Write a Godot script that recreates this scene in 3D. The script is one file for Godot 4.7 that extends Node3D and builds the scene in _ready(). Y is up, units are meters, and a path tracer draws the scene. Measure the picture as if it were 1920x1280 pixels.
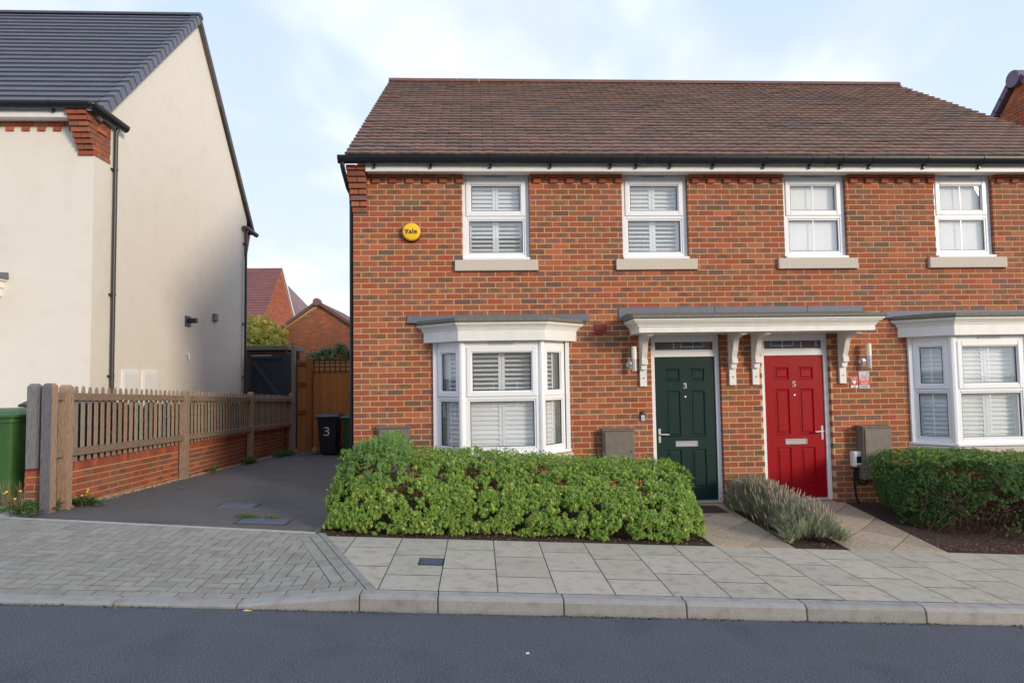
extends Node3D

var R := RandomNumberGenerator.new()
var M := {}
var EYE := Vector3(1.66803583, 1.79706776, 8.79303961)
var brick_cache := {}
const PARTY := 5.2


# ---------------------------------------------------------------- mesh builder
class MB:
	var v := PackedVector3Array()
	var n := PackedVector3Array()
	var uv := PackedVector2Array()
	var c := PackedColorArray()
	var t := Transform3D()
	var col := Color.WHITE

	func tri(a: Vector3, b: Vector3, d: Vector3, ua := Vector2.ZERO, ub := Vector2.ZERO, ud := Vector2.ZERO) -> void:
		a = t * a; b = t * b; d = t * d
		var m := (b - a).cross(d - a).normalized()
		v.append(a); v.append(d); v.append(b)
		n.append(m); n.append(m); n.append(m)
		uv.append(ua); uv.append(ud); uv.append(ub)
		c.append(col); c.append(col); c.append(col)

	func quad(a: Vector3, b: Vector3, d: Vector3, e: Vector3, r := Rect2()) -> void:
		var u0 := r.position
		var u1 := r.end
		tri(a, b, d, Vector2(u0.x, u1.y), Vector2(u1.x, u1.y), Vector2(u1.x, u0.y))
		tri(a, d, e, Vector2(u0.x, u1.y), Vector2(u1.x, u0.y), Vector2(u0.x, u0.y))

	func smooth(a: Array, na: Array) -> void:  # a quad with given normals
		for k in [[0, 2, 1], [0, 3, 2]]:
			for i in k:
				v.append(t * (a[i] as Vector3)); n.append((t.basis * (na[i] as Vector3)).normalized())
				uv.append(Vector2.ZERO); c.append(col)

	func box(x0: float, y0: float, z0: float, x1: float, y1: float, z1: float, b := 0.0) -> void:
		if b <= 0.0:
			quad(Vector3(x0, y0, z1), Vector3(x1, y0, z1), Vector3(x1, y1, z1), Vector3(x0, y1, z1))
			quad(Vector3(x1, y0, z0), Vector3(x0, y0, z0), Vector3(x0, y1, z0), Vector3(x1, y1, z0))
			quad(Vector3(x1, y0, z1), Vector3(x1, y0, z0), Vector3(x1, y1, z0), Vector3(x1, y1, z1))
			quad(Vector3(x0, y0, z0), Vector3(x0, y0, z1), Vector3(x0, y1, z1), Vector3(x0, y1, z0))
			quad(Vector3(x0, y1, z1), Vector3(x1, y1, z1), Vector3(x1, y1, z0), Vector3(x0, y1, z0))
			quad(Vector3(x0, y0, z0), Vector3(x1, y0, z0), Vector3(x1, y0, z1), Vector3(x0, y0, z1))
			return
		var lo := [x0, y0, z0]
		var hi := [x1, y1, z1]
		var p := func(ax: int, sx: int, sy: int, sz: int) -> Vector3:  # corner point belonging to the face of axis ax
			var s := [sx, sy, sz]
			var r := Vector3()
			for i in 3:
				r[i] = (hi[i] if s[i] > 0 else lo[i]) - (0.0 if i == ax else b * s[i])
			return r
		for s in [-1, 1]:
			oq(p.call(0, s, -1, -1), p.call(0, s, 1, -1), p.call(0, s, 1, 1), p.call(0, s, -1, 1), Vector3(s, 0, 0))
			oq(p.call(1, -1, s, -1), p.call(1, 1, s, -1), p.call(1, 1, s, 1), p.call(1, -1, s, 1), Vector3(0, s, 0))
			oq(p.call(2, -1, -1, s), p.call(2, 1, -1, s), p.call(2, 1, 1, s), p.call(2, -1, 1, s), Vector3(0, 0, s))
		for ax in 3:  # the edges that run along ax
			var i := (ax + 1) % 3
			var j := (ax + 2) % 3
			for si in [-1, 1]:
				for sj in [-1, 1]:
					var s0 := [0, 0, 0]
					s0[i] = si; s0[j] = sj; s0[ax] = -1
					var s1 := s0.duplicate()
					s1[ax] = 1
					var o := Vector3()
					o[i] = si; o[j] = sj
					oq(p.call(i, s0[0], s0[1], s0[2]), p.call(i, s1[0], s1[1], s1[2]), p.call(j, s1[0], s1[1], s1[2]), p.call(j, s0[0], s0[1], s0[2]), o)
		for sx in [-1, 1]:
			for sy in [-1, 1]:
				for sz in [-1, 1]:
					var a: Vector3 = p.call(0, sx, sy, sz)
					var b2: Vector3 = p.call(1, sx, sy, sz)
					var d: Vector3 = p.call(2, sx, sy, sz)
					if (b2 - a).cross(d - a).dot(Vector3(sx, sy, sz)) > 0: tri(a, b2, d)
					else: tri(a, d, b2)

	func oq(a: Vector3, b: Vector3, d: Vector3, e: Vector3, out: Vector3) -> void:
		if (b - a).cross(d - a).dot(out) > 0: quad(a, b, d, e)
		else: quad(e, d, b, a)

	func bar(a: Vector3, b: Vector3, w: float, h: float, up := Vector3.UP) -> void:  # a square bar from a to b
		var d := (b - a).normalized()
		var s := d.cross(up).normalized()
		if s.length() < 0.5: s = Vector3.RIGHT
		var u := s.cross(d)
		var keep := t
		t = t * Transform3D(Basis(s, u, -d), a)
		box(-w / 2, -h / 2, -a.distance_to(b), w / 2, h / 2, 0)
		t = keep

	func tube(pts: Array, r: float, seg := 8, r1 := -1.0) -> void:
		var rings := []
		var up := Vector3(0.13, 0.31, 0.94).normalized()
		for i in pts.size():
			var d: Vector3 = ((pts[mini(i + 1, pts.size() - 1)] as Vector3) - (pts[maxi(i - 1, 0)] as Vector3)).normalized()
			var s := d.cross(up).normalized()
			var u := d.cross(s)
			var rr := r if r1 < 0 else lerpf(r, r1, float(i) / (pts.size() - 1))
			var ring := []
			for k in seg:
				var a := TAU * k / seg
				var o := s * cos(a) + u * sin(a)
				ring.append([(pts[i] as Vector3) + o * rr, o])
			rings.append(ring)
		for i in rings.size() - 1:
			for k in seg:
				var k2 := (k + 1) % seg
				var A: Array = rings[i][k]
				var B: Array = rings[i][k2]
				var C: Array = rings[i + 1][k2]
				var D: Array = rings[i + 1][k]
				smooth([A[0], B[0], C[0], D[0]], [A[1], B[1], C[1], D[1]])
		for k in range(1, seg - 1):
			tri(rings[0][0][0], rings[0][k + 1][0], rings[0][k][0])
			var l: Array = rings[-1]
			tri(l[0][0], l[k][0], l[k + 1][0])

	func lathe(prof: Array, seg := 20) -> void:  # prof: [r, y] from bottom to top, about the y axis
		for i in prof.size() - 1:
			var p0: Array = prof[i]
			var p1: Array = prof[i + 1]
			var sl := Vector2(p1[1] - p0[1], p0[0] - p1[0]).normalized()
			for k in seg:
				var a0 := TAU * k / seg
				var a1 := TAU * (k + 1) / seg
				var c0 := Vector3(cos(a0), 0, -sin(a0))
				var c1 := Vector3(cos(a1), 0, -sin(a1))
				var n0 := c0 * sl.x + Vector3(0, sl.y, 0)
				var n1 := c1 * sl.x + Vector3(0, sl.y, 0)
				smooth([c0 * p0[0] + Vector3(0, p0[1], 0), c1 * p0[0] + Vector3(0, p0[1], 0), c1 * p1[0] + Vector3(0, p1[1], 0), c0 * p1[0] + Vector3(0, p1[1], 0)], [n0, n1, n1, n0])

	func loft(rings: Array, closed := true, cap0 := true, cap1 := true) -> void:  # rings run counter-clockwise seen from the far end
		var m: int = rings[0].size()
		for i in rings.size() - 1:
			for k in (m if closed else m - 1):
				var k2 := (k + 1) % m
				quad(rings[i][k], rings[i][k2], rings[i + 1][k2], rings[i + 1][k])
		for k in range(1, m - 1):
			if cap0: tri(rings[0][0], rings[0][k + 1], rings[0][k])
			if cap1: tri(rings[-1][0], rings[-1][k], rings[-1][k + 1])

	func extrude(poly: PackedVector2Array, z0: float, z1: float) -> void:  # counter-clockwise outline in x, y
		var id := Geometry2D.triangulate_polygon(poly)
		if Geometry2D.is_polygon_clockwise(poly):
			poly = poly.duplicate()
			poly.reverse()
			id = Geometry2D.triangulate_polygon(poly)
		for i in range(0, id.size(), 3):
			var a := poly[id[i]]
			var b := poly[id[i + 1]]
			var d := poly[id[i + 2]]
			if (b - a).cross(d - a) < 0:
				var x := b
				b = d
				d = x
			tri(Vector3(a.x, a.y, z1), Vector3(b.x, b.y, z1), Vector3(d.x, d.y, z1))
			tri(Vector3(a.x, a.y, z0), Vector3(d.x, d.y, z0), Vector3(b.x, b.y, z0))
		for i in poly.size():
			var a := poly[i]
			var b := poly[(i + 1) % poly.size()]
			quad(Vector3(a.x, a.y, z0), Vector3(b.x, b.y, z0), Vector3(b.x, b.y, z1), Vector3(a.x, a.y, z1))

	func brick(x: float, y: float, w: float, h: float, z: float, d: float, vr: int) -> void:
		var u := Rect2((vr % 8) / 8.0 + 0.003, (vr / 8) / 8.0 + 0.004, 0.119 * clampf(w / 0.215, 0.25, 1.0), 0.117)
		var e := 0.0025
		var s := Rect2(u.position, Vector2(0.03, u.size.y))
		var b := Rect2(u.position, Vector2(u.size.x, 0.012))
		var f := [Vector3(x + e, y + e, z), Vector3(x + w - e, y + e, z), Vector3(x + w - e, y + h - e, z), Vector3(x + e, y + h - e, z)]
		var g := [Vector3(x, y, z - e), Vector3(x + w, y, z - e), Vector3(x + w, y + h, z - e), Vector3(x, y + h, z - e)]
		var k := [Vector3(x, y, z - d), Vector3(x + w, y, z - d), Vector3(x + w, y + h, z - d), Vector3(x, y + h, z - d)]
		quad(f[0], f[1], f[2], f[3], u)
		for i in 4:
			var j := (i + 1) % 4
			quad(g[i], g[j], f[j], f[i], b if i % 2 == 0 else s)
			quad(k[i], k[j], g[j], g[i], b if i % 2 == 0 else Rect2(u.position, Vector2(0.055, u.size.y)))

	func slab(poly: PackedVector2Array, yf: Callable, gap: float, bev: float, thick: float, lift := 0.0) -> void:  # a paving piece on the ground; poly in x, z
		var outer := MB.inset(poly, gap)
		var inner := MB.inset(poly, gap + bev)
		if outer.size() < 3:
			for w in Geometry2D.offset_polygon(poly, -gap): outer = w
			if outer.size() < 3: return
		if inner.size() != outer.size(): inner = outer.duplicate()
		if Geometry2D.is_polygon_clockwise(outer):
			outer.reverse(); inner.reverse()
		var top := []
		var mid := []
		var low := []
		for i in outer.size():
			var yi: float = yf.call(inner[i].x, inner[i].y) + lift
			var yo: float = yf.call(outer[i].x, outer[i].y) + lift
			top.append(Vector3(inner[i].x, yi, inner[i].y))
			mid.append(Vector3(outer[i].x, yo - bev, outer[i].y))
			low.append(Vector3(outer[i].x, yo - thick, outer[i].y))
		top.reverse(); mid.reverse(); low.reverse()
		loft([low, mid, top], true, false, true)

	static func inset(poly: PackedVector2Array, d: float) -> PackedVector2Array:
		var q := PackedVector2Array()
		for p in poly:
			if q.is_empty() or q[-1].distance_to(p) > 0.004: q.append(p)
		while q.size() > 2 and q[0].distance_to(q[-1]) < 0.004: q.remove_at(q.size() - 1)
		if q.size() < 3: return PackedVector2Array()
		var sg := -1.0 if Geometry2D.is_polygon_clockwise(q) else 1.0
		var r := PackedVector2Array()
		for i in q.size():
			var a := q[(i + q.size() - 1) % q.size()]
			var b := q[i]
			var e := q[(i + 1) % q.size()]
			var d0 := (b - a).normalized()
			var d1 := (e - b).normalized()
			var n0 := Vector2(-d0.y, d0.x) * sg
			var n1 := Vector2(-d1.y, d1.x) * sg
			var h := (n0 + n1)
			var l := h.length_squared()
			r.append(b + (h * (2.0 * d / l) if l > 0.1 else n0 * d))
		return r if absf(MB.area(r)) > 0.0004 and signf(MB.area(r)) == signf(MB.area(q)) else PackedVector2Array()

	static func area(p: PackedVector2Array) -> float:
		var s := 0.0
		for i in p.size(): s += p[i].cross(p[(i + 1) % p.size()])
		return s / 2

	func mesh(off := Vector3.ZERO, m: Material = null) -> ArrayMesh:
		var a := []
		a.resize(Mesh.ARRAY_MAX)
		var w := v
		if off != Vector3.ZERO:
			w = v.duplicate()
			for i in w.size(): w[i] -= off
		a[Mesh.ARRAY_VERTEX] = w; a[Mesh.ARRAY_NORMAL] = n; a[Mesh.ARRAY_TEX_UV] = uv; a[Mesh.ARRAY_COLOR] = c
		var r := ArrayMesh.new()
		if v.size(): r.add_surface_from_arrays(Mesh.PRIMITIVE_TRIANGLES, a)
		if m and v.size(): r.surface_set_material(0, m)
		return r


# ---------------------------------------------------------------- naming and placing
func org(o: Node) -> Vector3:
	var p := Vector3.ZERO
	while o != self and o is Node3D:
		p += (o as Node3D).position
		o = o.get_parent()
	return p

func put(parent: Node, called: String, mb: MB, m: Material) -> MeshInstance3D:  # commits a builder filled in world coordinates as one part
	var o := MeshInstance3D.new()
	o.name = called
	o.mesh = mb.mesh(org(parent))
	o.material_override = m
	parent.add_child(o, true)
	return o

func place(parent: Node, called: String, mesh: Mesh, at: Transform3D, m: Material = null) -> MeshInstance3D:  # a shared mesh, at a place in the world
	var o := MeshInstance3D.new()
	o.name = called
	o.mesh = mesh
	if m: o.material_override = m
	o.transform = Transform3D(at.basis, at.origin - org(parent))
	parent.add_child(o, true)
	return o

func many(parent: Node, called: String, mesh: Mesh, at: Array, cols: Array, m: Material) -> MultiMeshInstance3D:
	var mm := MultiMesh.new()
	mm.transform_format = MultiMesh.TRANSFORM_3D
	mm.use_colors = true
	mm.mesh = mesh
	mm.instance_count = at.size()
	var off := org(parent)
	for i in at.size():
		var x: Transform3D = at[i]
		x.origin -= off
		mm.set_instance_transform(i, x)
		mm.set_instance_color(i, cols[i])
	var o := MultiMeshInstance3D.new()
	o.name = called
	o.multimesh = mm
	o.material_override = m
	parent.add_child(o, true)
	return o

func tag(o: Node, label: String, category: String, group := "") -> Node:
	o.set_meta("label", label)
	if category: o.set_meta("category", category)
	if group: o.set_meta("group", group)
	return o

func thing(called: String, label: String, category: String, at := Vector3.ZERO, group := "") -> Node3D:
	var o := Node3D.new()
	o.name = called
	o.position = at
	add_child(o, true)
	tag(o, label, category, group)
	return o

func kind(o: Node, k: String) -> Node:
	o.set_meta("kind", k)
	return o

func lin(r: float, g: float, b: float) -> Color:
	return Color(r / 255, g / 255, b / 255).srgb_to_linear()

func vary(c: Color, a: float) -> Color:
	var f := 1.0 + R.randf_range(-a, a)
	return Color(c.r * f * (1 + R.randf_range(-a, a) * 0.25), c.g * f, c.b * f * (1 + R.randf_range(-a, a) * 0.25))

func words(parent: Node, called: String, s: String, h: float, at: Transform3D, m: Material, bold := false, depth := 0.002, serif := false) -> MeshInstance3D:
	var tm := TextMesh.new()
	var f := SystemFont.new()
	f.font_names = PackedStringArray(["Droid Serif" if serif else "Droid Sans"])
	f.font_weight = 700 if bold else 400
	tm.font = f
	tm.text = s
	tm.font_size = 64
	tm.pixel_size = h / 46.0
	tm.depth = depth
	return place(parent, called, tm, at, m)


# ---------------------------------------------------------------- materials
func ntex(seed_: int, freq: float, cols: Array, offs := [], size := 512, oct := 4, type := FastNoiseLite.TYPE_SIMPLEX_SMOOTH, sx := 1.0) -> NoiseTexture2D:
	var f := FastNoiseLite.new()
	f.seed = seed_
	f.noise_type = type
	f.frequency = freq
	f.fractal_octaves = oct
	var g := Gradient.new()
	var pc := PackedColorArray()
	var po := PackedFloat32Array()
	for i in cols.size():
		pc.append(cols[i])
		po.append(offs[i] if offs.size() else float(i) / (cols.size() - 1))
	g.colors = pc
	g.offsets = po
	var t := NoiseTexture2D.new()
	t.width = size
	t.height = size
	t.seamless = true
	t.noise = f
	t.color_ramp = g
	return t

func g(v: float) -> Color: return Color(v, v, v)

func mat(called: String, albedo: Color, rough: float, tex: Texture2D = null, metres := 1.0, bump: Texture2D = null, cm := 0.1) -> StandardMaterial3D:
	var m := StandardMaterial3D.new()
	m.resource_name = called
	m.albedo_color = albedo
	m.roughness = rough
	if tex: m.albedo_texture = tex
	if bump:
		m.heightmap_enabled = true
		m.heightmap_texture = bump
		m.heightmap_scale = cm
	if tex or bump:
		m.uv1_triplanar = true
		m.uv1_world_triplanar = true
		m.uv1_scale = Vector3.ONE / metres
	M[called] = m
	return m

func brick_atlas() -> ImageTexture:
	var W := 1024
	var H := 512
	var f := FastNoiseLite.new()
	f.seed = 5
	f.frequency = 1.0
	f.fractal_octaves = 3
	var b := PackedByteArray()
	b.resize(W * H * 3)
	var rnd := RandomNumberGenerator.new()
	rnd.seed = 77
	var plain := [[159, 83, 57], [151, 75, 53], [167, 91, 63], [158, 84, 58], [152, 95, 69], [157, 97, 69], [147, 78, 58]]
	for vr in 64:
		var p: Array = plain[rnd.randi() % plain.size()]
		if vr < 5: p = [[168, 86, 60], [161, 80, 57], [172, 92, 64], [158, 84, 61], [168, 82, 54]][vr]
		var br := rnd.randf_range(0.9, 1.1)
		var type := 0 if vr < 28 else (1 if vr < 54 else 2)  # plain, brindled, blue-grey
		var dk := [rnd.randf_range(98, 114), rnd.randf_range(80, 92), rnd.randf_range(71, 83)]
		var cx := rnd.randf_range(0.35, 0.65)
		var cy := rnd.randf_range(0.4, 0.65)
		var rx := rnd.randf_range(0.3, 0.5)
		var ry := rnd.randf_range(0.35, 0.75)
		for y in 64:
			for x in 128:
				var u := x / 128.0
				var w := y / 64.0
				var n1 := f.get_noise_3d(u * 6.0, w * 2.2, vr * 3.7)
				var n2 := f.get_noise_3d(u * 40.0, w * 14.0, vr * 5.1)
				var k := 0.0
				if type == 1:
					k = smoothstep(1.25, 0.6, sqrt(pow((u - cx) / rx, 2) + pow((w - cy) / ry, 2)) + n1 * 0.9) * 0.74
				elif type == 2:
					k = 0.84 + n1 * 0.25
				elif type == 0:
					k = clampf(n1 * 0.5, 0, 0.3)
				var s := br * (1.0 + n2 * 0.22 + n1 * 0.1)
				if n2 > 0.42: s *= 1.12
				var i := ((vr / 8 * 64 + y) * W + (vr % 8) * 128 + x) * 3
				for q in 3:
					b[i + q] = clampi(int(lerpf(p[q], dk[q], clampf(k, 0, 1)) * s), 0, 255)
	var im := Image.create_from_data(W, H, false, Image.FORMAT_RGB8, b)
	return ImageTexture.create_from_image(im)

func pick_brick() -> int:
	var r := R.randf()
	return R.randi_range(2, 27) if r < 0.54 else (R.randi_range(28, 53) if r < 0.95 else R.randi_range(54, 63))

func materials() -> void:
	var bm := StandardMaterial3D.new()
	bm.resource_name = "brick"
	bm.albedo_texture = brick_atlas()
	bm.roughness = 0.88
	M.brick = bm
	var fine := ntex(11, 0.09, [g(0.25), g(0.75)], [], 512, 4)
	var grit := ntex(12, 0.35, [g(0.1), g(0.5), g(0.9)], [], 512, 2)
	mat("mortar", Color(1, 1, 1), 0.95, ntex(13, 0.05, [Color8(188, 152, 104), Color8(206, 172, 122), Color8(196, 161, 112)]), 0.7, grit, 0.15)
	mat("grey_mortar", Color(1, 1, 1), 0.95, ntex(14, 0.05, [Color8(150, 132, 110), Color8(180, 160, 134)]), 0.7)
	# asphalt: dark binder with pale chips
	mat("road", Color(1, 1, 1), 0.86, ntex(15, 0.11, [Color8(48, 50, 54), Color8(78, 80, 85), Color8(94, 96, 101), Color8(114, 116, 119), Color8(205, 204, 200)], [0.0, 0.38, 0.62, 0.78, 1.0], 1024, 3), 1.5, grit, 0.9)
	M.road.detail_enabled = true
	M.road.detail_blend_mode = BaseMaterial3D.BLEND_MODE_MUL
	M.road.detail_albedo = ntex(16, 0.012, [Color(0.88, 0.88, 0.9), Color(1, 1, 1), Color(0.95, 0.94, 0.93)], [], 512, 5)
	M.road.detail_uv_layer = BaseMaterial3D.DETAIL_UV_2
	M.road.uv2_triplanar = true
	M.road.uv2_world_triplanar = true
	M.road.uv2_scale = Vector3.ONE / 6.0
	mat("drive", Color(1, 1, 1), 0.9, ntex(17, 0.12, [Color8(60, 57, 55), Color8(90, 86, 83), Color8(106, 102, 98), Color8(124, 118, 113), Color8(190, 182, 170)], [0.0, 0.38, 0.62, 0.8, 1.0], 1024, 3), 1.5, grit, 0.9)
	M.drive.detail_enabled = true
	M.drive.detail_blend_mode = BaseMaterial3D.BLEND_MODE_MUL
	M.drive.detail_albedo = ntex(18, 0.01, [Color(0.86, 0.85, 0.84), Color(1, 1, 1), Color(0.95, 0.93, 0.91)], [], 512, 4)
	M.drive.detail_uv_layer = BaseMaterial3D.DETAIL_UV_2
	M.drive.uv2_triplanar = true
	M.drive.uv2_world_triplanar = true
	M.drive.uv2_scale = Vector3.ONE / 5.0
	# pieces tinted by their own vertex colour over a shared grain
	var stone := ntex(19, 0.16, [g(0.76), g(0.9), g(1.0)], [], 1024, 5)
	for k in [["paving", 0.9, 0.9, 0.15], ["granite", 0.9, 0.6, 0.2], ["sandstone", 0.9, 1.1, 0.25]]:
		mat(k[0], Color(1, 1, 1), k[1], stone, k[2], grit, k[3])
		M[k[0]].vertex_color_use_as_albedo = true
	M.paving.albedo_texture = ntex(36, 0.13, [g(0.5), g(0.84), g(0.95), g(1.0)], [0.0, 0.4, 0.65, 1.0], 1024, 4)
	for k in ["paving", "granite"]:
		M[k].detail_enabled = true
		M[k].detail_blend_mode = BaseMaterial3D.BLEND_MODE_MUL
		M[k].detail_albedo = ntex(37, 0.02, [Color(0.84, 0.83, 0.8), Color(0.96, 0.955, 0.94), Color(1, 1, 1), Color(0.93, 0.92, 0.9)], [0.0, 0.35, 0.6, 1.0], 1024, 5)
		M[k].detail_uv_layer = BaseMaterial3D.DETAIL_UV_2
		M[k].uv2_triplanar = true
		M[k].uv2_world_triplanar = true
		M[k].uv2_scale = Vector3.ONE / 4.1
	M.granite.albedo_texture = ntex(20, 0.16, [g(0.5), g(0.84), g(0.96), g(1.0)], [0.0, 0.42, 0.7, 1.0], 512, 4)
	M.sandstone.albedo_texture = ntex(21, 0.03, [Color(0.74, 0.68, 0.62), Color(1.0, 0.96, 0.9), Color(0.84, 0.8, 0.76), Color(1, 0.98, 0.96)], [], 512, 5)
	mat("tile", Color(1, 1, 1), 0.85, ntex(22, 0.08, [g(0.74), g(0.92), g(1.0)], [], 512, 5), 0.5, grit, 0.12)
	M.tile.vertex_color_use_as_albedo = true
	mat("slate", Color(1, 1, 1), 0.62, ntex(23, 0.06, [g(0.82), g(0.95), g(1.0)], [], 512, 5), 0.6, grit, 0.05)
	M.slate.vertex_color_use_as_albedo = true
	mat("render", Color(1, 1, 1), 0.95, ntex(24, 0.012, [Color8(219, 212, 199), Color8(225, 219, 207), Color8(222, 215, 203)], [], 512, 5), 3.5, grit, 0.1)
	mat("soil", Color(1, 1, 1), 1.0, ntex(25, 0.08, [Color8(44, 34, 28), Color8(68, 53, 43), Color8(84, 66, 54)], [], 512, 5), 0.9, fine, 2.0)
	mat("field", Color(1, 1, 1), 1.0, ntex(26, 0.06, [Color8(60, 68, 40), Color8(82, 90, 52), Color8(98, 96, 64)], [], 512, 5), 2.0)
	mat("sill", Color8(212, 200, 184), 0.85, ntex(27, 0.05, [g(0.9), g(1.0)], [], 256, 4), 0.4, grit, 0.06)
	mat("upvc", Color8(240, 241, 243), 0.32)
	mat("white_paint", Color8(238, 236, 230), 0.45, ntex(28, 0.02, [g(0.95), g(1.0)], [], 256, 4), 0.8)
	mat("shutter", Color8(242, 245, 248), 0.5)
	mat("black_plastic", Color8(30, 32, 36), 0.38)
	mat("gutter", Color8(26, 29, 34), 0.34)
	mat("pipe", Color8(58, 56, 57), 0.4)
	mat("far_brick", Color8(170, 104, 70), 0.9)
	mat("lead", Color(1, 1, 1), 0.6, ntex(29, 0.018, [Color8(92, 95, 104), Color8(112, 115, 123), Color8(102, 106, 116), Color8(130, 131, 132)], [], 512, 5), 0.9, fine, 0.25)
	M.lead.metallic = 0.15
	mat("weathered_lead", Color8(120, 118, 106), 0.75, ntex(30, 0.03, [g(0.8), g(1.0)], [], 256, 4), 0.5)
	mat("steel", Color8(200, 200, 200), 0.25)
	M.steel.metallic = 0.35
	mat("chrome", Color8(215, 215, 215), 0.15)
	M.chrome.metallic = 0.15
	mat("opal", Color8(238, 234, 214), 0.35)
	var grain := ntex(31, 0.02, [g(0.2), g(0.8)], [], 512, 5)
	for k in [["green_door", Color8(27, 50, 46)], ["red_door", Color8(152, 3, 18)]]:
		mat(k[0], k[1], 0.4, null, 0.35, grain, 0.09)
		M[k[0]].uv1_scale = Vector3(9, 0.9, 9)
		M[k[0]].metallic_specular = 0.35
		M[k[0]].clearcoat_enabled = true
		M[k[0]].clearcoat = 0.18
		M[k[0]].clearcoat_roughness = 0.18
	mat("meter", Color8(122, 114, 104), 0.6, ntex(32, 0.02, [g(0.9), g(1.0)], [], 256, 4), 0.7)
	mat("yellow_plastic", Color8(250, 196, 40), 0.3)
	mat("ink", Color8(28, 26, 26), 0.6)
	mat("white_print", Color8(236, 236, 236), 0.5)
	mat("red_print", Color8(206, 30, 40), 0.45)
	mat("grey_print", Color8(196, 200, 206), 0.4)
	mat("green_print", Color8(30, 110, 70), 0.5)
	mat("white_plastic", Color8(232, 232, 230), 0.4)
	mat("screen", Color8(34, 34, 36), 0.15)
	mat("terracotta", Color8(146, 70, 56), 0.85)
	# timber: vertex-tinted, grain stretched along the length
	for k in [["timber", 6.0, 0.5, 6.0], ["timber_rail", 6.0, 6.0, 0.5]]:
		mat(k[0], Color(1, 1, 1), 0.9, ntex(33, 0.03, [g(0.55), g(0.88), g(1.0), g(0.8)], [], 512, 5), 1.0, grain, 0.15)
		M[k[0]].vertex_color_use_as_albedo = true
		M[k[0]].uv1_scale = Vector3(k[1], k[2], k[3])
	mat("bin_green", Color8(62, 104, 52), 0.5, ntex(34, 0.02, [g(0.9), g(1.0)], [], 256, 4), 1.0)
	mat("bin_dark_green", Color8(38, 74, 48), 0.5)
	mat("bin_black", Color8(30, 33, 42), 0.45)
	mat("bin_lid", Color8(60, 66, 80), 0.45)
	mat("rubber", Color8(22, 22, 22), 0.8)
	mat("cover", Color8(88, 96, 112), 0.6, ntex(35, 0.05, [g(0.8), g(1.0)], [], 256, 4), 0.4, fine, 0.2)
	mat("iron", Color8(40, 42, 46), 0.55)
	mat("mat", Color8(72, 58, 50), 1.0, null, 0.2, grit, 0.6)
	mat("sky_white", Color8(248, 249, 250), 0.95)  # bright white of the sheet that stands in for mirrored sky
	mat("dark_room", Color8(70, 70, 72), 0.95)
	var gl := mat("glass", Color(0.9, 0.95, 0.95, 0.05), 0.0)
	gl.transparency = BaseMaterial3D.TRANSPARENCY_ALPHA
	gl.metallic_specular = 1.0
	for k in [["leaf", 0.72, Color(0.3, 0.36, 0.08)], ["dark_leaf", 0.65, Color(0.16, 0.2, 0.05)], ["silver_leaf", 0.8, Color(0.14, 0.16, 0.14)]]:
		var m := mat(k[0], Color(1, 1, 1), k[1])
		m.vertex_color_use_as_albedo = true
		m.backlight_enabled = true
		m.backlight = k[2]
	mat("twig", Color8(74, 58, 48), 0.95)
	mat("petal", Color8(252, 200, 10), 0.7)


# ---------------------------------------------------------------- the lie of the land
func plane(x: float) -> float:  # the street falls to the right
	return 0.27 - 0.0535 * x

func gy(x: float, z: float) -> float:
	if x < 0.05:
		return plane(x) + 0.041 * minf(0.0, z - 1.5)  # the drive falls away behind
	return plane(x) + 0.048 * clampf(x - 4.3, 0.0, 5.0) * clampf((2.2 - z) / 2.2, 0.0, 1.0)

func edge_z(x: float) -> float: return 2.06 + 0.09 * x

func splay_x(z: float) -> float: return 0.045 + (z - 2.08) * 0.455

func crossing_y(x: float, z: float) -> float:
	return plane(x) - 0.088 * clampf((z - 1.95) / 1.81, 0.0, 1.0) * clampf((splay_x(z) - x) / 0.88, 0.0, 1.0)

func sheet(parent: Node, called: String, xs: Array, zs: Array, yf: Callable, m: Material, k := "structure") -> MeshInstance3D:
	var mb := MB.new()
	for i in xs.size() - 1:
		for j in zs.size() - 1:
			var p := func(x: float, z: float) -> Vector3: return Vector3(x, yf.call(x, z), z)
			mb.quad(p.call(xs[i], zs[j + 1]), p.call(xs[i + 1], zs[j + 1]), p.call(xs[i + 1], zs[j]), p.call(xs[i], zs[j]))
	var o := put(parent, called, mb, m)
	if parent == self: kind(o, k)
	return o

func steps(a: float, b: float, d: float) -> Array:
	var r := []
	var n := maxi(1, int(ceil(absf(b - a) / d)))
	for i in n + 1: r.append(lerpf(a, b, float(i) / n))
	return r

func P2(a: Array) -> PackedVector2Array:
	var r := PackedVector2Array()
	for i in range(0, a.size(), 2): r.append(Vector2(a[i], a[i + 1]))
	return r

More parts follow.
